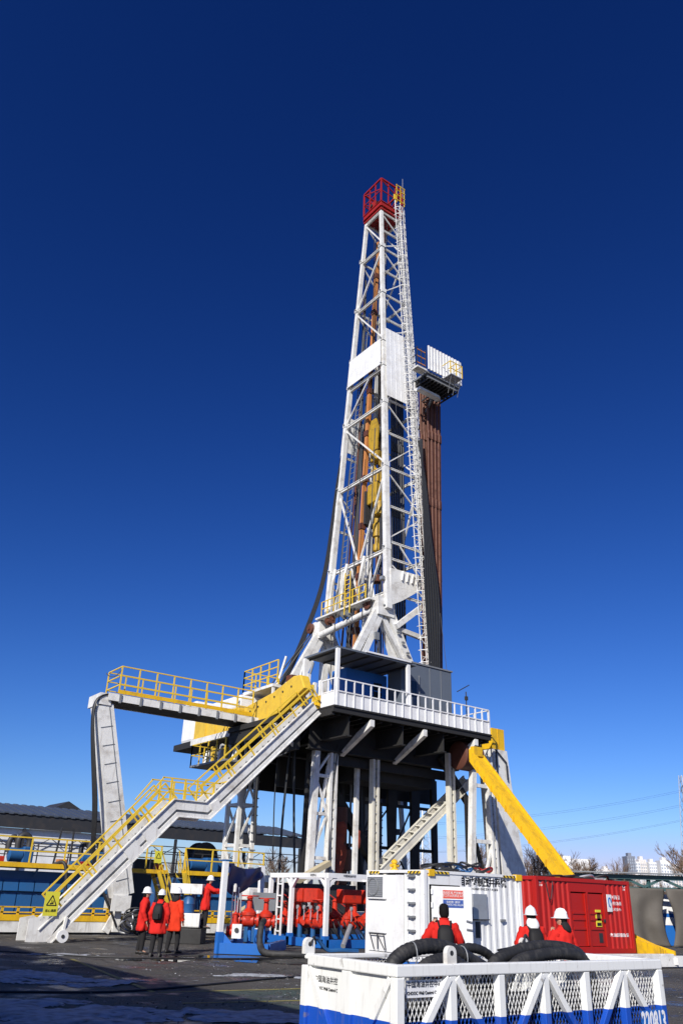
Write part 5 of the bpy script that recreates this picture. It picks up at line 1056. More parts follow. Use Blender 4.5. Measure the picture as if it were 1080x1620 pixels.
def stripes():
    m, nt, b = nodes_of('hazard_stripes'); N = nt.nodes.new; L = nt.links.new; g = N('ShaderNodeNewGeometry'); wv_ = N('ShaderNodeTexWave'); wv_.inputs['Scale'].default_value = 4.0; wv_.bands_direction = 'DIAGONAL'; L(g.outputs['Position'], wv_.inputs['Vector'])
    r = N('ShaderNodeMath'); r.operation = 'GREATER_THAN'; r.inputs[1].default_value = .5; L(wv_.outputs['Fac'], r.inputs[0]); x = N('ShaderNodeMix'); x.data_type = 'RGBA'; x.inputs[6].default_value = (.02, .02, .02, 1); x.inputs[7].default_value = (.75, .5, .03, 1); L(r.outputs[0], x.inputs[0]); L(x.outputs[2], b.inputs['Base Color']); return m
STR = stripes()
BX('hazard_strip', wc, -4.315, -4.3, -10.65, -10.1, 2.42, 2.49, STR); BX('hazard_strip', wc, -4.315, -4.3, -8.75, -8.25, 2.42, 2.49, STR); BX('hazard_strip', wc, -3.95, -3.3, -10.815, -10.802, 2.43, 2.50, STR); BX('hazard_strip', wc, -.95, -.42, -10.815, -10.802, 2.43, 2.50, STR)
BX('corner_casting', wc, -4.1, -3.88, -10.83, -10.65, 2.36, 2.545, YEL, .01); BX('corner_casting', wc, -.36, -.10, -10.83, -10.65, 2.36, 2.545, YEL, .01)
# tangle of hoses and tools on the roof
for k in range(9):
    cx_, cy_ = -2.2 + .5 * (k % 5) * .9 + random.uniform(-.2, .2), -9.6 + .35 * (k // 5) + random.uniform(-.2, .2); r_ = random.uniform(.22, .42)
    pts = [(cx_ + r_ * math.cos(t) * 1.3, cy_ + r_ * math.sin(t), 2.57 + .03 * k + .06 * math.sin(2 * t + k)) for t in [q * math.pi / 9 for q in range(19)]]
    tag(put('hose_coil', MB().tube(pts, .035, 7), (CABLE, CABLE, BLUE, CABLE, CROWN)[k % 5]), ['black hose coil lying on the white container roof', '', 'blue hose coil lying on the white container roof', '', 'red hose coil lying on the white container roof'][(0, 0, 2, 0, 4)[k % 5]], 'hose', 'hose coils on the white container roof')
yp = thing('yellow_fitting', 'small yellow pipe fitting standing on the white container roof', 'fitting', (-3.9, -9.0, 2.52)); put('body', MB().lathe((-3.9, -9.0, 2.518), [(.13, 0), (.13, .05), (.07, .07), (.07, .2), (.1, .22), (.1, .28), (.03, .33)], 12), YEL, yp); put('side_port', MB().tube([(-4.05, -9.0, 2.66), (-3.75, -9.0, 2.66)], .05, 8), YEL, yp)

rc = container('red_container', 'red corrugated shipping container with double doors in its long side', 1.95, 7.25, -9.6, -7.16, .2, 2.6, RED, gaps=((3.7, 5.72),), dep=.042)
BX('door_header', rc, 3.7, 5.72, -9.56, -9.48, 2.16, 2.48, RED); BX('door_sill', rc, 3.7, 5.72, -9.58, -9.48, .362, .42, RED)
for x0, x1 in ((3.8, 4.66), (4.76, 5.6)):
    d_ = BX('door', rc, x0, x1, -9.52, -9.47, .44, 2.12, RED)
    for z in (.95, 1.45, 1.25): BX('door_rib', d_, x0 + .08, x1 - .08, -9.55, -9.522, z, z + .07, RED)
    BX('locking_bar', d_, (x1 if x0 < 4 else x0) - .1, (x1 if x0 < 4 else x0) - .05, -9.58, -9.53, .45, 2.12, RED)
for x in (3.7, 4.68, 5.63): BX('door_post', rc, x, x + .09, -9.57, -9.46, .42, 2.16, RED)
BX('padlock', rc, 5.55, 5.62, -9.6, -9.56, 1.2, 1.3, DARK); BX('vent', rc, 5.25, 5.45, -9.54, -9.522, .55, .85, DARK)
ns = BX('warning_plate', rc, 5.15, 5.45, -9.545, -9.522, 1.05, 1.6, SIGNY); BX('plate_picture', ns, 5.2, 5.4, -9.55, -9.546, 1.25, 1.5, BROWN); BX('plate_text', ns, 5.18, 5.42, -9.55, -9.546, 1.08, 1.18, BLACKP)
lg = BX('logo_plate', rc, 5.78, 6.04, -9.62, -9.60, 1.55, 2.12, WHITEP); put('logo_swirl', MB().tube([(5.91 + .09 * math.cos(t) * (1 - t / 9), -9.625, 1.86 + .15 * math.sin(t)) for t in [q * .35 for q in range(16)]], .022, 6), LOGOB, lg)
for s_, z, sz in (('中国海油', 2.02, .16), ('井控应急救援', 1.82, .13), ('技术服务中心', 1.62, .12)): text('lettering', rc, s_, sz, face_y(6.12, -9.568, z), WHITEP, .0015, 'LEFT', .8, fold=(5.72, .27, .042))
text('lettering', rc, '海上油田井控应急设备', .13, face_y(6.45, -9.568, .78), WHITEP, .0015, 'CENTER', .85, bold=.002, fold=(5.72, .27, .042)); text('lettering', rc, 'HJS0\n7501', .1, face_y(6.95, -9.568, 2.36), WHITEP, .0015, fold=(5.72, .27, .042)); text('lettering', rc, 'BH\n2210', .09, face_y(2.25, -9.568, 2.36), WHITEP, .0015, fold=(2.08, .27, .042))
T('lifting_chain', rc, sag((2.4, -9.66, 2.5), (2.75, -9.66, 2.45), .6), .018, DARK, 5)
for k in range(4): tag(put('roof_hose', MB().tube(smooth([(3.6 + k * .9, -8.6, 2.66), (4.1 + k * .9, -8.9, 2.68 + .04 * k), (4.7 + k * .85, -8.7, 2.66), (5.2 + k * .6, -9.1, 2.65)], 6), .045, 6), (CABLE, CABLE, GALV, CABLE)[k]), ('black cable lying on the red container roof' if k != 2 else 'pale metal hose lying on the red container roof'), 'hose', 'hoses on the red container roof')
# ---------------------------------------------------------------- steel cargo basket in the foreground
def twotone():
    m, nt, b = nodes_of('white_over_blue_paint'); N = nt.nodes.new; L = nt.links.new
    g = N('ShaderNodeNewGeometry'); sp = N('ShaderNodeSeparateXYZ'); L(g.outputs['Position'], sp.inputs[0])
    n = N('ShaderNodeTexNoise'); n.inputs['Scale'].default_value = 7; n.inputs['Detail'].default_value = 7; L(g.outputs['Position'], n.inputs['Vector'])
    mp = N('ShaderNodeMapping'); mp.inputs['Scale'].default_value = (9, 9, 1.2); L(g.outputs['Position'], mp.inputs['Vector']); n2 = N('ShaderNodeTexNoise'); n2.inputs['Scale'].default_value = 2.5; n2.inputs['Detail'].default_value = 6; L(mp.outputs[0], n2.inputs['Vector'])
    gt = N('ShaderNodeMath'); gt.operation = 'GREATER_THAN'; gt.inputs[1].default_value = .585; L(sp.outputs[2], gt.inputs[0])
    x = N('ShaderNodeMix'); x.data_type = 'RGBA'; x.inputs[6].default_value = (.010, .075, .44, 1); x.inputs[7].default_value = (.80, .80, .77, 1); L(gt.outputs[0], x.inputs[0])
    r = N('ShaderNodeMapRange'); r.inputs[1].default_value = .66; r.inputs[2].default_value = .72; r.inputs[4].default_value = .6; L(n.outputs['Fac'], r.inputs[0])
    r2 = N('ShaderNodeMapRange'); r2.inputs[1].default_value = .55; r2.inputs[2].default_value = .85; r2.inputs[4].default_value = .35; L(n2.outputs['Fac'], r2.inputs[0])
    mx = N('ShaderNodeMath'); mx.operation = 'MAXIMUM'; L(r.outputs[0], mx.inputs[0]); L(r2.outputs[0], mx.inputs[1])
    y = N('ShaderNodeMix'); y.data_type = 'RGBA'; y.inputs[7].default_value = (.20, .17, .14, 1); L(mx.outputs[0], y.inputs[0]); L(x.outputs[2], y.inputs[6]); L(y.outputs[2], b.inputs['Base Color'])
    b.inputs['Roughness'].default_value = .42
    bp = N('ShaderNodeBump'); bp.inputs['Strength'].default_value = .2; bp.inputs['Distance'].default_value = .005; L(n.outputs['Fac'], bp.inputs['Height']); L(bp.outputs[0], b.inputs['Normal'])
    return m
TWO = twotone()
bx0, bx1, by0, by1, bz = -15.59, -11.03, -22.85, -21.14, 1.1
bsk = thing('cargo_basket', 'white and blue steel cargo basket with expanded-metal sides full of hoses', 'basket', ((bx0 + bx1) / 2, (by0 + by1) / 2, 0))
pw = .11
for x in (bx0, bx1 - pw):
    for y in (by0, by1 - pw): BX('corner_post', bsk, x, x + pw, y, y + pw, .0, bz - .115, TWO, .012)
for z0, z1 in ((bz - .112, bz), (.04, .16)):
    for y in (by0 + .002, by1 - pw - .002): BX('side_rail', bsk, bx0 + (0 if z0 > .5 else pw), bx1 - (0 if z0 > .5 else pw), y, y + (pw if y < -22 else .06), (z1 - .05 if y > -22 and z0 > .5 else z0), z1, TWO, .012)
    for x in (bx0 + .004, bx1 - pw - .004): BX('end_rail', bsk, x, x + pw, by0 + pw + .004, by1 - pw - .004, z0, z1, TWO, .012)
BX('basket_floor', bsk, bx0 + .1, bx1 - .1, by0 + .1, by1 - .1, .06, .10, DARK)
np_ = 6; xs = [bx0 + pw / 2 + (bx1 - bx0 - pw) * k / np_ for k in range(np_ + 1)]
def mesh_panel(par, axis, c, a0, a1, z0, z1):
    """expanded metal: two families of slanted strands clipped to the panel"""
    mb = MB(); w_, h_ = .058, .125; t = .0068
    for sgn in (1, -1):
        sl_ = h_ / w_ * sgn; H_ = z1 - z0; n0 = int((a1 - a0 + H_ / (h_ / w_)) / w_) + 3
        for k in range(-int(H_ / h_) - 2, n0):
            # line: z = z0 + sl*(a - a_s)
            as_ = a0 + k * w_ + (0 if sgn > 0 else 0)
            pts = []
            za = z0 + sl_ * (a0 - as_); zb = z0 + sl_ * (a1 - as_)
            p, q = (a0, za), (a1, zb)
            def clip(p, q):
                (x0, y0), (x1, y1) = p, q; dx, dy = x1 - x0, y1 - y0; t0, t1 = 0., 1.
                for P_, Q_ in ((-dy, y0 - z0), (dy, z1 - y0)):
                    if abs(P_) < 1e-9:
                        if Q_ < 0: return None
                    else:
                        r = Q_ / P_
                        if P_ < 0: t0 = max(t0, r)
                        else: t1 = min(t1, r)
                if t0 >= t1: return None
                return (x0 + dx * t0, y0 + dy * t0), (x0 + dx * t1, y0 + dy * t1)
            r = clip(p, q)
            if not r or abs(r[0][1] - r[1][1]) < .01: continue
            o = .003 * sgn
            f = (lambda a, z: (a, c + o, z)) if axis == 'y' else (lambda a, z: (c + o, a, z))
            mb.beam(f(*r[0]), f(*r[1]), .006, t, (0, 1, 0) if axis == 'y' else (1, 0, 0)) if False else mb.beam(f(*r[0]), f(*r[1]), t, t * .6)
    return put('mesh_panel', mb, TWO, par, kind='stuff')
for yy, s in ((by0, 1), (by1 - pw, -1)):
    for k in range(1, np_): B('side_post', bsk, (xs[k], yy + pw / 2, .162), (xs[k], yy + pw / 2, bz - .115), .10, .09, TWO, bevel=.008)
    for k in range(np_):
        a, b = xs[k] + .055, xs[k + 1] - .055
        if k % 2 == 0: p, q = (a, .17), (b, bz - .13)
        else: p, q = (a, bz - .13), (b, .17)
        B('side_brace', bsk, (p[0], yy + .035, p[1]), (q[0], yy + .035, q[1]), .07, .075, TWO, bevel=.006)
        mesh_panel(bsk, 'y', yy + (pw / 2 + .03 if s > 0 else .03), xs[k] + .05, xs[k + 1] - .05, .165, bz - (.118 if s > 0 else .055))
mesh_panel(bsk, 'x', bx1 - .05, by0 + pw, by1 - pw, .165, bz - .118)
# solid end panel, its post and braces
ep = BX('end_panel', bsk, bx0 + .05, bx0 + .06, by0 + pw, by1 - pw, .16, bz - .115, TWO)
ym = (by0 + by1) / 2
B('end_post', bsk, (bx0 + .03, ym, .162), (bx0 + .03, ym, bz - .115), .16, .05, TWO, (1, 0, 0), .006)
for y_ in (by0 + .13, by1 - .13): B('end_brace', bsk, (bx0 + .035, y_, bz - .13), (bx0 + .035, ym + (.09 if y_ > ym else -.09) * 1.6, .17), .07, .05, TWO, (1, 0, 0), .005)
def padeye(x, y, axis):
    o = Vector((.03, 0, 0)) if axis == 'x' else Vector((0, .03, 0)); s_ = Vector((0, .07, 0)) if axis == 'x' else Vector((.07, 0, 0)); c = Vector((x, y, bz))
    pts = [c - s_ - o, c + s_ - o] + [c - o + s_ * math.cos(t) + Vector((0, 0, .10 + .07 * math.sin(t))) for t in [q * math.pi / 8 for q in range(9)]]
    p = put('padeye', MB().prism(pts, o * 2), WHITE, bsk); put('eye_hole', MB().lathe(c + Vector((0, 0, .1)) - o * 1.05, [(.005, 0), (.026, 0), (.026, .063), (.005, .063)], 12, o), DARK, p)
padeye(xs[1], by0 + pw / 2, 'y'); padeye(bx0 + .05, by1 - .06, 'y'); padeye(xs[5], by1 - pw / 2, 'y'); padeye(bx0 + .06, ym, 'x') if False else None
# lettering
lp = BX('name_plate', bsk, xs[0] + .12, xs[0] + .62, by0 + .055, by0 + .065, .80, .955, WHITEP)
text('plate_lettering', bsk, '中国海油井控中心', .062, face_y(xs[0] + .37, by0 + .05, .915), BLACKP, .001); text('plate_lettering', bsk, 'CNOOC Well Control Center', .042, face_y(xs[0] + .37, by0 + .05, .84), BLACKP, .001, xs=.92, bold=.0008)
text('end_lettering', bsk, '中国海油井控', .075, face_x(bx0 + .046, by1 - .43, .86), BLACKP, .001); text('end_lettering', bsk, 'CNOOC Well Control C', .046, face_x(bx0 + .046, by1 - .44, .775), BLACKP, .001, xs=.88, bold=.0008)
put('round_emblem', MB().tube([(bx0 + .044, by1 - .2 + .035 * math.cos(t), .84 + .05 * math.sin(t)) for t in [.6 + q * .32 for q in range(18)]], .010, 6), LOGOR, bsk); put('round_emblem', MB().tube([(bx0 + .044, by1 - .2 + .015 * math.cos(t), .84 + .022 * math.sin(t)) for t in [q * .63 for q in range(11)]], .006, 6), LOGOR, bsk)
BX('number_plate', bsk, xs[5] + .22, xs[6] - .02, by0 - .012, by0 - .004, .20, .545, BLUEB); text('number', bsk, '220813', .34, face_y((xs[5] + xs[6]) / 2 + .10, by0 - .015, .40), WHITEP, .002, xs=.50, bold=.006)
# hoses in the basket
def ribbed(name, pts, r, label, ribs=.03):
    P = smooth(pts, 16); mb = MB(); out = []; rs = []; acc = 0
    for a, b in zip(P, P[1:]):
        L = (b - a).length; n = max(1, int(L / .015))
        for i in range(n): out.append(a.lerp(b, i / n))
    k = 0
    for i in range(len(out)): rs.append(r * (1.0 if (i % 3) else .93))
    return tag(put(name, mb.tube(out, rs, 14), RUBBER, angle=80), label, 'hose', 'thick hoses lying in the basket')
ribbed('suction_hose', [(-15.0, -22.0, .4), (-14.97, -22.0, .95), (-14.78, -22.0, 1.14), (-14.42, -22.02, 1.22), (-14.04, -22.0, 1.18), (-13.62, -21.95, 1.05), (-13.2, -21.9, .85), (-13.0, -21.9, .4)], .085, 'thick black ribbed hose arching high over the name plate end of the basket')
ribbed('suction_hose', [(-14.85, -22.25, .5), (-14.75, -22.25, .95), (-14.5, -22.25, 1.08), (-14.2, -22.25, 1.07), (-13.95, -22.25, .9), (-13.9, -22.2, .5)], .075, 'black ribbed hose arching lower beneath the high arch')
ribbed('suction_hose', [(-13.3, -21.75, .6), (-13.05, -21.75, .98), (-12.7, -21.75, 1.11), (-12.1, -21.75, 1.19), (-11.5, -21.75, 1.15), (-11.2, -21.72, 1.0), (-11.15, -21.7, .6)], .08, 'thick black ribbed hose bowed over the number plate end of the basket')
ribbed('suction_hose', [(-13.2, -22.0, .6), (-12.9, -21.98, 1.0), (-12.4, -21.97, 1.1), (-11.9, -21.97, 1.12), (-11.5, -21.97, 1.03), (-11.3, -21.97, .6)], .075, 'black ribbed hose lying against the front of the bowed hose')
ribbed('suction_hose', [(-13.9, -21.5, .6), (-13.6, -21.45, 1.05), (-13.1, -21.45, 1.16), (-12.7, -21.45, 1.0), (-12.6, -21.45, .6)], .06, 'thinner black hose curving up behind the other hoses')
for k in range(12): ribbed('suction_hose', [(-15.3 + .05 * k, -22.6 + .24 * (k % 5), .2 + .19 * (k // 4)), (-13.9, -22.58 + .26 * (k % 5), .22 + .2 * (k // 4)), (-12.5, -22.6 + .26 * (k % 5), .2 + .19 * (k // 4)), (-11.3, -22.58 + .24 * (k % 5), .22 + .18 * (k // 4))], .085, 'black hose lying flat in the pile on the basket floor')
for (x, y, z) in ((-14.68, -22.05, 1.17), (-13.85, -22.02, 1.12)):
    tag(put('hose_strap', MB().tube([(x + .02 * math.cos(t), y + .115 * math.cos(t), z - .03 + .13 * math.sin(t)) for t in [q * math.pi / 8 for q in range(17)]], .008, 5), GREYP), 'grey strap tied round the high arching hose', 'strap', 'straps round the arching hose')
for k, c in enumerate((BLUEB, CROWN)): tag(put('bundle', MB().box(-14.35 + .36 * k, -14.05 + .3 * k, -21.75, -21.45, .85, 1.02), c, bevel=.05), ('blue' if k == 0 else 'red') + ' bundle glimpsed behind the arching hose in the basket', 'bundle')
sk = thing('shackle', 'grey lifting shackle with blue sling at the rear corner of the basket', 'shackle', (bx0 + .2, by1 - .02, 1.1)); put('sling', MB().tube(smooth([(bx0 + .1, by1 - .02, 1.2), (bx0 + .25, by1 + .06, 1.25), (bx0 + .4, by1 + .05, 1.13), (bx0 + .55, by1 - .02, 1.13), (bx0 + .8, by1 - .04, 1.12)], 6), .022, 6), BLUE, sk); put('bow', MB().tube(smooth([(bx0 + .05, by1 - .1, 1.2), (bx0 + .12, by1 - .06, 1.27), (bx0 + .18, by1 - .02, 1.2)], 6), .016, 6), DARK, sk)
sk = thing('shackle', 'dark shackle with trailing wire sling at the far rear padeye of the basket', 'shackle', (xs[5], by1, 1.1)); put('bow', MB().tube(smooth([(xs[5] - .05, by1 - .09, 1.2), (xs[5] + .05, by1 - .06, 1.3), (xs[5] + .12, by1 - .05, 1.2)], 6), .02, 6), DARK, sk); put('sling', MB().tube(smooth([(xs[5], by1 - .06, 1.22), (xs[5] - .25, by1 - .1, 1.16), (xs[5] - .6, by1 - .12, 1.12)], 6), .014, 6), CABLE, sk)

# ---------------------------------------------------------------- people
def person(label, X, Y, z, face, h=1.76, coat=COATR, hem=.55, helmet=True, bag=None, lean=0.0, pose='stand', hood=False, step=.06, trou=TROU, look=0.0):
    """figure in survey coordinates; face is the heading in degrees (0 = away from the camera, 90 = to the right)"""
    s = h / 1.76; base = G(X, Y, z); R = Matrix.Rotation(-HEAD - rad(face), 4, 'Z'); M = Matrix.Translation(base) @ R @ Matrix.Scale(s, 4)
    root = thing('person', label, 'person', base)
    ly = lambda zz: lean * max(0, zz - .9)                     # forward lean above the hips
    Wp = lambda x, y, zz: M @ Vector((x, y + ly(zz), zz))
    sh = {k: Vector((k * .20, 0, 1.42)) for k in (-1, 1)}
    arm = {}
    for k in (-1, 1):
        el, wr = Vector((k * .27, -.03, 1.14)), Vector((k * .25, .08, .90))
        if pose == 'phone' and k == -1: el, wr = Vector((-.34, .10, 1.17)), Vector((-.20, .26, 1.40))
        if pose == 'phone' and k == 1: el, wr = Vector((.30, .06, 1.14)), Vector((.10, .28, 1.32))
        if pose == 'reach' and k == 1: el, wr = Vector((.24, .26, 1.30)), Vector((.20, .52, 1.30))
        if pose == 'reach' and k == -1: el, wr = Vector((-.25, .22, 1.24)), Vector((-.15, .48, 1.24))
        if pose == 'face' and k == -1: el, wr = Vector((-.28, .12, 1.14)), Vector((-.08, .22, 1.38))
        if pose == 'look': wr = Vector((k * .12, .26, 1.10)); el = Vector((k * .28, .05, 1.14))
        arm[k] = (sh[k], el, wr)
    # continuous body
    me = bpy.data.meshes.new('person_body'); vs = []; es = []; rs = []
    def add(p, r, par=None, loc=False):
        vs.append(p); rs.append(r); i = len(vs) - 1
        if par is not None: es.append((par, i))
        return i
    L = lambda x, y, zz: Vector((x, y + ly(zz), zz))
    pel = add(L(0, 0, .92), (.14, .10)); sp = add(L(0, 0, 1.12), (.13, .09), pel); ch = add(L(0, 0, 1.34), (.15, .10), sp); nk = add(L(0, .01, 1.46), (.055, .055), ch); n2 = add(L(0, .02, 1.52), (.052, .055), nk)
    hl = math.sin(rad(look)); hc = math.cos(rad(look)); HX = lambda x, y, zz: Vector((x * hc + y * hl, -x * hl + y * hc + ly(zz) + .025, zz))
    hd = add(HX(0, .01, 1.60), (.075, .09), n2); ht = add(HX(0, -.005, 1.69), (.072, .088), hd); add(HX(0, -.01, 1.745), (.04, .05), ht)
    add(HX(0, .115, 1.615), (.013, .014), hd); 
    for k in (-1, 1): add(HX(k * .088, 0, 1.62), (.012, .022), hd)
    for k in (-1, 1):
        a = add(L(k * .15, 0, 1.39), (.045, .045), ch); e = add(arm[k][1] + Vector((0, ly(1.14), 0)), (.036, .036), a); w_ = add(arm[k][2] + Vector((0, ly(1.1), 0)), (.028, .03), e)
        d = (arm[k][2] - arm[k][1]).normalized(); pm = add(vs[w_] + d * .07, (.036, .02), w_); sd_ = d.cross(Vector((0, 0, 1)))
        sd_ = sd_.normalized() if sd_.length > .1 else Vector((1, 0, 0))
        for f in range(4):
            o = sd_ * ((f - 1.5) * .02); ln = (.062, .072, .068, .052)[f]; f1 = add(vs[pm] + o + d * .035, (.009, .009), pm); f2 = add(vs[f1] + d * ln * .5 + Vector((0, 0, -.004)), (.008, .008), f1); add(vs[f2] + d * ln * .4 + Vector((0, .004, -.012)), (.0065, .0065), f2)
        t1_ = add(vs[w_] + d * .03 + sd_ * .04, (.010, .010), w_); add(vs[t1_] + d * .04 + sd_ * .012, (.008, .008), t1_)
        hp = add(L(k * .095, 0, .86), (.088, .088), pel); st_ = step * k
        kn = add(Vector((k * .105, st_ * .6 + .02, .48)), (.058, .06), hp); an = add(Vector((k * .11, st_ - .02, .10)), (.04, .042), kn); add(Vector((k * .125, st_ + .14, .04)), (.035, .03), an)
    me.from_pydata([M @ v for v in vs], es, []); me.transform(Matrix.Translation(-base))
    bm = bmesh.new(); bm.from_mesh(me); sk_ = bm.verts.layers.skin.verify(); bm.verts.ensure_lookup_table()
    for i, r in enumerate(rs): bm.verts[i][sk_].radius = (r[0] * s, r[1] * s); bm.verts[i][sk_].use_root = (i == 0)
    bm.to_mesh(me); bm.free()
    me.materials.append(SKIN); bo = bpy.data.objects.new('body', me); COL.objects.link(bo); bo.parent = root; ORI[bo.name] = base
    m1 = bo.modifiers.new('skin', 'SKIN'); m1.use_smooth_shade = True; m2 = bo.modifiers.new('smooth', 'SUBSURF'); m2.levels = m2.render_levels = 2
    n = 36; sd0 = X * 3.1 + Y
    def ring(zz, rx, ry, cx=0, cy=0, fold=0.0, ph=0):
        out = []
        for q in range(n):
            t = 2 * math.pi * q / n; w0 = 1 + fold * math.sin(5 * t + ph) + (.0 if fold == 0 else .16 * noise.fractal(Vector((math.cos(t) * 2.6 + sd0, math.sin(t) * 2.6, zz * 4.5)), 1, 2, 3))
            out.append(Wp(cx + rx * math.cos(t) * w0, cy + ry * math.sin(t) * w0, zz))
        return out
    def dense(rows):                                            # rows of (z, rx, ry, fold) filled in between
        out = []
        for (a, b) in zip(rows, rows[1:]):
            for k in range(3): u_ = k / 3; out.append(ring(*[a[i] + (b[i] - a[i]) * u_ for i in range(3)], 0, 0, a[3] + (b[3] - a[3]) * u_, a[0] * 3))
        out.append(ring(*rows[-1][:3])); return out
    # coat with sleeves and collar
    mb = MB(); rg = []
    if hem < .8: rows = [(hem, .235, .175, .06), (hem + .02, .25, .19, .06), (hem + .2, .235, .175, .05)]
    else: rows = [(hem, .19, .14, .03), (hem + .02, .225, .165, .04)]
    rg = dense(rows + [(1.0, .215, .155, .035), (1.12, .205, .15, .035), (1.25, .22, .155, .03), (1.36, .235, .15, .015), (1.425, .20, .125, 0), (1.465, .12, .10, 0), (1.50, .085, .085, 0), (1.53, .095, .095, 0)])
    mb.loft(rg)
    for k in (-1, 1):
        a, e, w_ = [Vector((p.x, p.y + ly(p.z), p.z)) for p in arm[k]]; a = a + Vector((-k * .05, 0, -.01))
        pts = smooth([a, a.lerp(e, .5), e, e.lerp(w_, .5), w_], 3); rr = [.095, .098, .095, .088, .082, .08, .076, .074, .07, .068, .064, .062, .058]
        mb.tube([M @ p for p in pts], [(rr[min(i, 12)] + .009 * math.sin(i * 2.3)) * s for i in range(len(pts))], 12)
    co = put('coat', mb, coat, root, angle=70)
    # trousers and boots
    mb = MB(); mb.loft([ring(.70, .17, .12), ring(.92, .185, .135), ring(1.02, .17, .12)])
    for k in (-1, 1):
        st_ = step * k
        pts = smooth([Vector((k * .095, 0, .88)), Vector((k * .105, st_ * .6 + .02, .5)), Vector((k * .11, st_ - .01, .10))], 6); mb.tube([M @ p for p in pts], [(.105 - .0038 * i + .004 * math.sin(i * 2.1)) * s for i in range(len(pts))], 12)
    put('trousers', mb, trou, root, angle=70)
    for k in (-1, 1):
        st_ = step * k; mb = MB(); rows = []
        for yy, wz, hz in ((-.07, .035, .07), (-.05, .045, .11), (.04, .047, .10), (.10, .05, .075), (.17, .045, .06), (.205, .025, .035)):
            rows.append([M @ Vector((k * .12 + wz * math.cos(t), st_ + yy, max(0.0, hz * .5 + hz * .5 * math.sin(t)))) for t in [2 * math.pi * q / 10 for q in range(10)]])
        put('boot', mb.loft(rows), SHOE, root, angle=60)
    # hair, helmet
    def hx(p): return M @ HX(*p)
    mb = MB(); rows = []
    for zz, rx, ry, cy in ((1.53, .06, .05, -.05), (1.57, .086, .075, -.04), (1.63, .093, .098, -.02), (1.70, .09, .10, -.012), (1.745, .07, .078, -.012), (1.77, .03, .035, -.012)):
        rows.append([hx((rx * math.cos(t), cy + ry * math.sin(t) * (1 if math.sin(t) < 0 else .55 if zz < 1.66 else 1), zz)) for t in [2 * math.pi * q / 16 for q in range(16)]])
    if hood is False or helmet: put('hair', mb.loft(rows), HAIR, root, angle=70)
    else: put('hair', mb.loft(rows), HAIR, root, angle=70)
    if helmet:
        rows = []
        for zz, rx, f in ((1.645, .150, .035), (1.655, .152, .035), (1.66, .124, .01), (1.70, .120, .0), (1.75, .105, 0), (1.785, .078, 0), (1.805, .04, 0), (1.81, .008, 0)):
            rows.append([hx((rx * .9 * math.cos(t), -.005 + rx * 1.08 * math.sin(t) + (f if math.sin(t) > 0 else 0) * math.sin(t), zz)) for t in [2 * math.pi * q / 20 for q in range(20)]])
        hm = put('helmet', MB().loft(rows), HELM, root, angle=50)
        put('crest', MB().tube([hx((0, yy, zz)) for yy, zz in ((.10, 1.74), (.06, 1.795), (0, 1.815), (-.07, 1.80), (-.115, 1.74))], .016 * s, 6), HELM, hm)
    if hood:
        rows = [[hx((rx * math.cos(t), cy + ry * math.sin(t), zz)) for t in [2 * math.pi * q / 14 for q in range(14)]] for zz, rx, ry, cy in ((1.42, .10, .05, -.13), (1.46, .13, .085, -.10), (1.52, .125, .09, -.075), (1.57, .10, .07, -.06), (1.60, .07, .04, -.06))]
        put('hood', MB().loft(rows), HELM if hood == 'white' else TROU, root, angle=70)
    if bag:
        rows = []
        for zz, rx, d0, d1 in ((.96, .10, .15, .24), (.98, .13, .15, .29), (1.06, .145, .15, .31), (1.2, .145, .15, .30), (1.32, .135, .14, .27), (1.40, .10, .13, .22), (1.42, .06, .13, .18)):
            rows.append([Wp(rx * a_, -(d0 if b_ == 0 else d1 * b_ + d0 * (1 - b_)), zz) for a_, b_ in ((-1, 0), (-.6, 0), (.6, 0), (1, 0), (1.02, .45), (.9, .85), (.55, 1), (-.55, 1), (-.9, .85), (-1.02, .45))])
        bg_ = put('backpack', MB().loft(rows), BAGM, root, angle=50)
        put('pocket', MB().loft([[Wp(.09 * a_, -.30 - .045 * b_, zz) for a_, b_ in ((-1, 0), (1, 0), (.85, 1), (-.85, 1))] for zz in (1.0, 1.14)]), BAGM, bg_)
        for k in (-1, 1): put('strap', MB().tube([Wp(k * .10, -.14, 1.39), Wp(k * .115, -.06, 1.475), Wp(k * .12, .08, 1.44), Wp(k * .14, .165, 1.30), Wp(k * .16, .12, 1.10)], .02 * s, 6), BAGM, bg_)
    if pose == 'phone': put('phone', MB().box(-.04, .04, -.005, .005, -.07, .07).xf(M @ Matrix.Translation((-.13, .34 + ly(1.4), 1.46))), DARK, root)
    return root
person('person in long red coat and white helmet with arms down, beside the backpack wearer', -5.55, 27.3, 0, 78, 1.76, COATR, .62, True, step=.05)
person('person in red coat and white helmet wearing a black backpack in the group of three', -4.93, 26.5, 0, 8, 1.72, COATR, .60, True, bag=True, step=.04)
person('person in orange-red coat with dark collar and pale gloves in the group of three', -4.75, 28.2, 0, 35, 1.78, COATO, .60, True, step=.10, hood='dark')
person('worker in red coat leaning towards the small manifold with arms stretched out', -4.62, 33.9, .5, 84, 1.76, COATR, .62, True, pose='reach', lean=.10)
person('bareheaded person in red jacket with black backpack holding up a phone at the container door', 2.02, 15.6, 0, 2, 1.66, COATR, .80, False, bag=True, pose='phone', look=-8)
person('person in red jacket and white helmet with black backpack and white hood by the containers', 3.72, 16.4, 0, -8, 1.63, COATR, .80, True, bag=True, hood='white', pose='look')
person('person in red jacket and white helmet, dark hood, hand raised to the face', 4.12, 15.8, 0, -30, 1.60, COATR, .80, True, pose='face', hood='dark', look=-35)

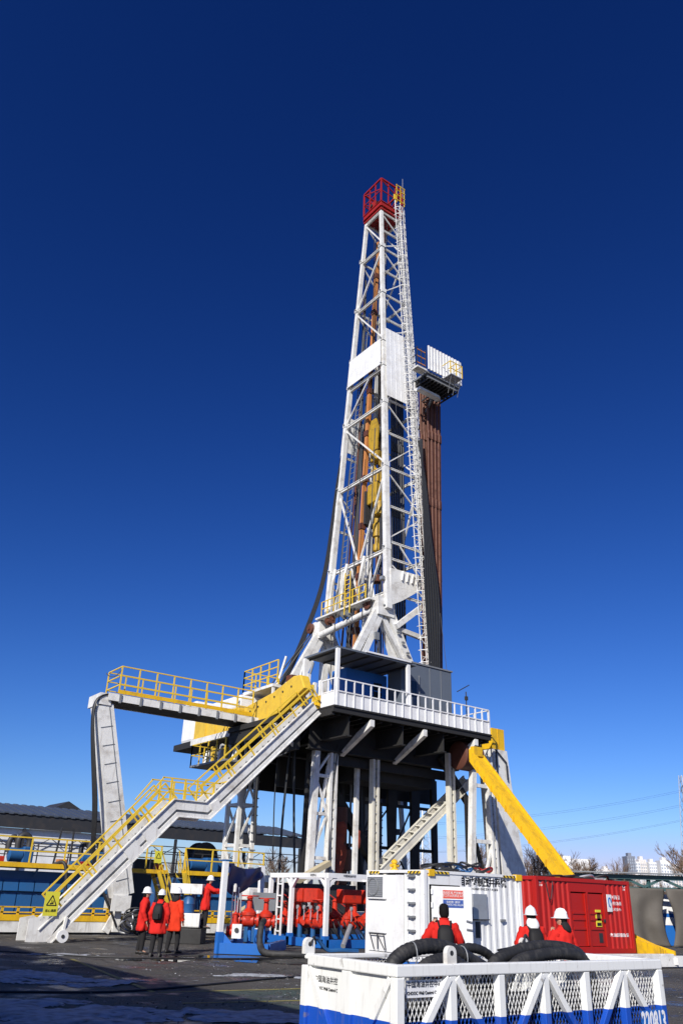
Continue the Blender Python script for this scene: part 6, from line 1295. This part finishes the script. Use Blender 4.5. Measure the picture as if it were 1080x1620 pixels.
# ---------------------------------------------------------------- tarpaulin shelter and green truss on the right
tr = thing('steel_shelter', 'dark green steel truss shelter hung with grey-brown tarpaulins beyond the red container', 'shelter', G(17, 46))
def gb(nm, a, b, w_, h_, m): return put(nm, MB().beam(G(*a), G(*b), w_, h_), m, tr)
gb('top_beam', (11.5, 46, 3.15), (26, 44.6, 3.15), .2, .22, GREEN); gb('roof_edge', (11.5, 45.8, 3.32), (26, 44.4, 3.36), .5, .06, GREYP); gb('lower_beam', (11.5, 46.2, 2.62), (26, 44.8, 2.62), .14, .16, GREEN)
for k in range(7):
    X = 12.5 + k * 1.9; Yk = 45.95 - k * .18
    gb('truss_web', (X, Yk, 2.7), (X + .95, Yk - .09, 3.1), .1, .12, GREEN); gb('truss_web', (X + .95, Yk - .09, 3.1), (X + 1.9, Yk - .18, 2.7), .1, .12, GREEN); gb('truss_post', (X + .25, Yk, .0), (X + .25, Yk, 3.1), .14, .14, GREEN)
def hang(name, lab, X0, X1, Y0, Y1, edgeL, edgeR, seed):
    mb = MB(); n, m = 60, 24
    for i in range(n + 1):
        for j in range(m + 1):
            s, q = i / n, j / m; a = X0 + edgeL(q); b = X1 - edgeR(q); X = a + (b - a) * s; Yv = Y0 + (Y1 - Y0) * s
            Yv += .10 * math.sin(s * 24 + seed) * (.3 + q) + .22 * noise.noise(Vector((s * 4 + seed, q * 2.5, 0))) - .45 * math.sin(s * math.pi) * (.5 + .5 * q)
            mb.v.append(G(X, Yv, 2.62 * (1 - q) + .02))
    for i in range(n):
        for j in range(m): a = i * (m + 1) + j; mb.f.append([a, a + 1, a + m + 2, a + m + 1])
    mb.sm = True; o = tag(put(name, mb, TARPG, angle=80), lab, 'tarpaulin'); sd = o.modifiers.new('thickness', 'SOLIDIFY'); sd.thickness = .02; return o
leaf = lambda q: .27 * math.sin(max(0, (q - .14)) / .86 * math.pi) ** .9 if q > .14 else 0
hang('hanging_tarpaulin', 'grey-brown tarpaulin hanging between the red container and the blue and white gap', 12.5, 17.18, 45.6, 45.2, lambda q: 0, leaf, 1.3)
hang('hanging_tarpaulin', 'grey-brown tarpaulin hanging beyond the blue and white gap', 17.22, 22.5, 45.2, 44.8, leaf, lambda q: 0, 4.1)
tk = thing('painted_tank', 'white and blue striped tank seen through the gap between tarpaulins', 'tank', G(17.4, 47.5))
for z0, z1, m_ in ((.02, .95, BLUEB), (.955, 1.32, WHITE2), (1.325, 1.5, BLUEB), (1.505, 2.4, WHITE2)):
    put('band', MB().box(16.2, 18.8, 46.6, 49, z0, z1), m_, tk); 
for c in tk.children: 
    for v_ in c.data.vertices: pass
for c in tk.children:
    me = c.data; org = ORI[c.name]
    for v_ in me.vertices: p = v_.co + org; v_.co = G(p.x, p.y, p.z) - G(org.x, org.y, org.z)
    c.location = G(org.x, org.y, org.z) - ORI[tk.name]; ORI[c.name] = G(org.x, org.y, org.z)
B('stripe', tk, G(16.8, 46.55, 1.5), G(17.35, 46.55, 2.15), .06, .16, BLUEB)
mc = thing('blue_machine', 'blue machine parts stored under the green truss roof', 'machine', G(15.4, 47.5)); put('body', MB().prism([G(14.6, 47, .1), G(15.9, 47, .1), G(15.9, 47, 2.95), G(14.6, 47, 2.75)], G(0, 1.2) - G(0, 0)), BLUE, mc); put('column', MB().tube([G(14.3, 47, 0), G(14.3, 47, 3.0)], .15, 10), BLUE, mc)
fl = thing('flat_skid', 'low white steel skid lying in front of the red container', 'skid', G(9.5, 27.5))
for Yk in (27.2, 28.2): put('beam', MB().beam(G(7.3, Yk, .2), G(11.6, Yk + 2.4, .2), .16, .3), WHITE, fl)
for k in range(4): put('cross_bar', MB().beam(G(7.6 + k * 1.2, 27.2 + k * .68, .2), G(7.55 + k * 1.2, 28.2 + k * .68, .2), .12, .2), WHITE, fl)

# ---------------------------------------------------------------- trees
def tree_mesh(seed, h, spread, twigs):
    rnd = random.Random(seed); tr_, tw = MB(), MB()
    def br(p, d, L, r, lvl):
        q = p + d * L + Vector((rnd.uniform(-.1, .1), rnd.uniform(-.1, .1), 0)) * L
        mid = p.lerp(q, .5) + Vector((rnd.uniform(-1, 1), rnd.uniform(-1, 1), rnd.uniform(-.3, .6))) * L * .06
        (tr_ if lvl < 2 else tw).tube([p, mid, q], [r, r * .8, r * .6], 5 if lvl < 2 else 3, False)
        if lvl >= 5: return
        for k in range(rnd.choice((3, 3, 4)) if lvl else 6):
            nd = (d + Vector((rnd.uniform(-1, 1), rnd.uniform(-1, 1), rnd.uniform(-.15, .75))) * spread).normalized()
            br(p.lerp(q, rnd.uniform(.45, 1)) if lvl else p.lerp(q, rnd.uniform(.5, 1)), nd, L * rnd.uniform(.58, .8), max(r * .5, .017), lvl + 1)
    br(Vector((0, 0, 0)), Vector((0, 0, 1)), h * .30, h * .022, 0)
    return tr_, tw
TREES = []
def place_tree(kind, X, Y, sc_, rot, label):
    root = thing('bare_tree', label, 'tree', G(X, Y), 'bare winter trees')
    for nm, me, in (('trunk', TREES[kind][0]), ('crown', TREES[kind][1])):
        o = bpy.data.objects.new(nm, me); COL.objects.link(o); o.parent = root; ORI[o.name] = ORI[root.name]
    root.scale = (sc_, sc_, sc_); root.rotation_euler = (0, 0, rot)
for sd_ in (11, 23, 37):
    a, b = tree_mesh(sd_, 10.5, .72, 1); ms = []
    for nm, mb, mm in (('trunk', a, BARK), ('crown', b, TWIG)):
        o = put(nm, mb, mm, origin=(0, 0, 0)); ms.append(o.data); bpy.data.objects.remove(o)
    TREES.append(ms)
rt_ = random.Random(5)
for k, (X, Y, s) in enumerate([(26, 108, 1.05), (28.5, 112, 1.15), (31, 110, 1.0), (24, 104, .9), (34.5, 125, .95), (37.5, 128, 1.0), (40.5, 122, .98), (43, 130, .95), (33, 118, .75), (36, 116, .7), (39, 119, .72), (48.8, 118, 1.35), (50.8, 121, 1.2), (45.5, 128, .8), (21, 100, .95), (17, 102, .95), (12, 104, .9), (7, 106, .9), (1, 108, .85), (-6, 105, .9), (-12, 106, .85), (-16, 100, .8)]):
    place_tree(k % 3, X, Y, s * rt_.uniform(.92, 1.05), rt_.uniform(0, 6.28), 'tall bare tree standing apart beyond the green truss shelter' if k in (11, 12) else 'bare winter tree in the row far behind the rig')
hd = tag(put('brush', (lambda mb: [mb.tube([p, p + Vector((rt_.uniform(-.6, .6), rt_.uniform(-.6, .6), rt_.uniform(.8, 2.6)))], .02, 3, False) for p in [G(rt_.uniform(20, 46), rt_.uniform(95, 112), rt_.uniform(0, 2.2)) for _ in range(5200)]] and mb)(MB()), TWIG), 'tangled brown winter brush along the far edge of the yard', 'brush'); hd['kind'] = 'stuff'
# ---------------------------------------------------------------- far city
CITYW = paint('pale_facade', (.74, .74, .74), .7, .25, (.45, .42, .40), .05, bump=0); CITYG = paint('grey_facade', (.20, .22, .27), .6, .2, (.12, .12, .14), .05, bump=0); CITYB = paint('beige_facade', (.66, .62, .59), .7, .25, (.4, .36, .32), .05, bump=0); WINM = plain('far_window', (.30, .34, .40), .4)
def tower(X, Y, w_, d_, h_, lab, mat=CITYW, bays=5, fh=3.0, crown_=True):
    t = thing('apartment_tower', lab, 'building', G(X, Y), 'apartment towers on the skyline')
    def bb(nm, x0, x1, y0, y1, z0, z1, m, par):
        mb = MB().box(X + x0, X + x1, Y + y0, Y + y1, z0, z1); mb.v = [G(p.x, p.y, p.z) for p in mb.v]; return put(nm, mb, m, par)
    b = bb('wall', 0, w_, 0, d_, 0, h_, mat, t)
    mb = MB(); nf = int(h_ / fh) - 1
    for f in range(nf):
        for k in range(bays):
            cw = w_ / bays; mb.box(X + cw * (k + .2), X + cw * (k + .8), Y - .15, Y - .02, fh * (f + .9), fh * (f + 1.5))
    mb.v = [G(p.x, p.y, p.z) for p in mb.v]; put('windows', mb, WINM, b, kind='stuff')
    for k in range(bays): bb('bay', w_ / bays * k + w_ / bays * .02, w_ / bays * k + w_ / bays * .16, -.9, -.01, 0, h_ - 1, mat, b)
    if crown_: bb('roof_house', w_ * .3, w_ * .7, d_ * .2, d_ * .7, h_, h_ + 3.2, mat, t)
for (X, w_, h_, lab, m_, Y) in [(272, 9, 33, 'low pale apartment tower first in the skyline row', CITYW, 900), (283, 11, 37, 'pale apartment tower behind the bare trees', CITYB, 910), (300.5, 8.5, 49, 'dark grey tower standing out in the pale skyline', CITYG, 880), (310.5, 10, 45, 'pale apartment tower right beside the dark grey tower', CITYW, 900), (321, 8, 47.5, 'slender pale tower in the middle of the close-set row', CITYB, 905), (329.5, 8, 45, 'pale tower ending the close-set row', CITYW, 900), (341.5, 11, 47, 'pale tower standing alone past the open gap of sky', CITYW, 900), (353.5, 12, 41, 'lower pale tower attached to the lone tower', CITYB, 905), (296, 6, 30, 'small beige block in front of the dark grey tower', CITYB, 850), (262, 9, 27, 'lowest beige block where the skyline meets the white hall', CITYB, 900), (336, 5, 30, 'low pale block in the open gap of the skyline', CITYW, 930)]:
    tower(X, Y, w_, 14, h_, lab, m_, 4)
wh_ = thing('white_hall', 'plain white hall with a taller stair block behind the yellow slide', 'building', G(84, 300))
for x0, x1, z1, nm, y0 in ((79.0, 83.0, 17.2, 'stair_block', 300), (83.05, 90.0, 16.4, 'hall_block', 301)):
    mb = MB().box(x0, x1, y0, y0 + 12, 0, z1); mb.v = [G(p.x, p.y, p.z) for p in mb.v]; put(nm, mb, CITYW, wh_)
put('sign_mark', MB().beam(G(85.3, 300.9, 13.6), G(86.3, 300.9, 13.9), .1, .25), GREYP, wh_)
def pylon(X, Y, h_, lab):
    t = thing('power_pylon', lab, 'pylon', G(X, Y), 'power pylons'); c = G(X, Y)
    w0, w1 = 3.2, .5
    Pp = lambda i, z: c + Vector(((w0 + (w1 - w0) * z / h_) * (1 if i in (1, 2) else -1), (w0 + (w1 - w0) * z / h_) * (1 if i > 1 else -1), z))
    for i in range(4): put('leg', MB().tube([Pp(i, 0), Pp(i, h_)], .13, 4), GALV, t)
    n = 14
    for k in range(n):
        for i in range(4): put('lattice', MB().tube([Pp(i, h_ * k / n), Pp((i + 1) % 4, h_ * (k + 1) / n)], .07, 3), GALV, t)
    e = (G(.25, 1) - G(0, 0)).normalized(); out = []
    for z, L in ((h_ - 3, 2.6), (h_ - 7, 3.2), (h_ - 11, 2.8)):
        put('cross_arm', MB().beam(c + e * -L + Vector((0, 0, z)), c + e * L + Vector((0, 0, z)), .25, .3), GALV, t)
        for k in (-1, 1):
            put('insulator', MB().tube([c + e * (k * L) + Vector((0, 0, z)), c + e * (k * L) + Vector((0, 0, z - 1.3))], .12, 6), GREEN, t); out.append(c + e * (k * L) + Vector((0, 0, z - 1.3)))
    return out
pa = pylon(104.5, 250, 38, 'lattice power pylon standing beyond the bare trees'); pb = pylon(28, 262, 27, 'second lattice pylon far behind the drill floor')
for k, (a, b) in enumerate(zip(pa, pb)): tag(put('power_line', MB().tube(sag(a, b, 1.6, 20), .018, 4), CABLE), 'thin power line strung between the two pylons', 'power line', 'power lines')

# ---------------------------------------------------------------- cables on the ground, puddle litter, the building whose shade falls on the yard
tag(put('ground_cable', MB().tube(smooth([G(-9, 15.4, .02), G(-5.7, 16.5, .02), G(-3.96, 17.07, .02), G(-2.69, 18.54, .02), G(-.58, 21.6, .02), G(2, 24.5, .02)], 10), .022, 6), CABLE), 'thin black cable trailing across the paving towards the valve skid', 'cable')
tag(put('ground_cable', MB().tube(smooth([G(-9.5, 26.3, .02), G(-6, 25.4, .02), G(-3, 26.4, .02), G(-1, 27.6, .02)], 10), .02, 6), CABLE), 'black cable on the paving in front of the group of three', 'cable')
def scatter(name, lab, n, mat, size, clusters, seed):
    """loose crumbs strewn over the paving, thicker round a few spots"""
    r = random.Random(seed); mb = MB()
    for _ in range(n):
        cx_, cy_, sx_, sy_ = r.choice(clusters); p = G(cx_ + r.gauss(0, sx_), cy_ + r.gauss(0, sy_)); q = size * r.uniform(.3, 1) ** 2 + .006; a = r.uniform(0, 6.28)
        vs = [p + Vector((math.cos(a + t) * q * r.uniform(.6, 1.2), math.sin(a + t) * q * r.uniform(.6, 1.2), .003)) for t in (0, 1.3, 2.7, 4.2)]; top = p + Vector((r.uniform(-.3, .3) * q, r.uniform(-.3, .3) * q, q * r.uniform(.5, 1)))
        mb.add(vs + [top], [(0, 1, 4), (1, 2, 4), (2, 3, 4), (3, 0, 4)])
    o = tag(put(name, mb, mat), lab, name.split('_')[0]); o['kind'] = 'stuff'; return o
CL = [(-1.2, 21.5, 1.2, .7), (0, 19.5, .8, 1.6), (-.6, 17, .6, 1.2), (-2.2, 24, 1.5, 1.2), (-4.5, 22, 2, 2), (-6.5, 26.5, 2, 1), (-2.5, 15.5, 1.2, .8), (-1.5, 27, 1.6, 1)]
scatter('ice_crumbs', 'crumbs of ice and trodden snow strewn on the dark paving', 220, SNOW, .018, CL, 3)
scatter('gravel', 'loose dark gravel and grit strewn on the paving', 1600, ASPH, .03, CL + [(6, 22, 2, 4), (8.5, 20, 2, 4)], 9)
sb = thing('site_building', 'plain two-storey site building shading the corner of the yard', 'building', (-28.6, -17.5, 0))
BX('wall', sb, -34, -23.3, -25.2, -7.6, 0, 7.6, CREAM); BX('roof', sb, -34.3, -23.0, -25.5, -7.3, 7.6, 7.9, GREYP)
for k in range(4):
    for z in (1.2, 4.6):
        w_ = BX('window', sb, -23.3, -23.24, -24.5 + k * 4, -22.9 + k * 4, z, z + 1.5, GLASS); BX('window_sill', w_, -23.3, -23.15, -24.6 + k * 4, -22.8 + k * 4, z - .08, z - .003, WHITE2)
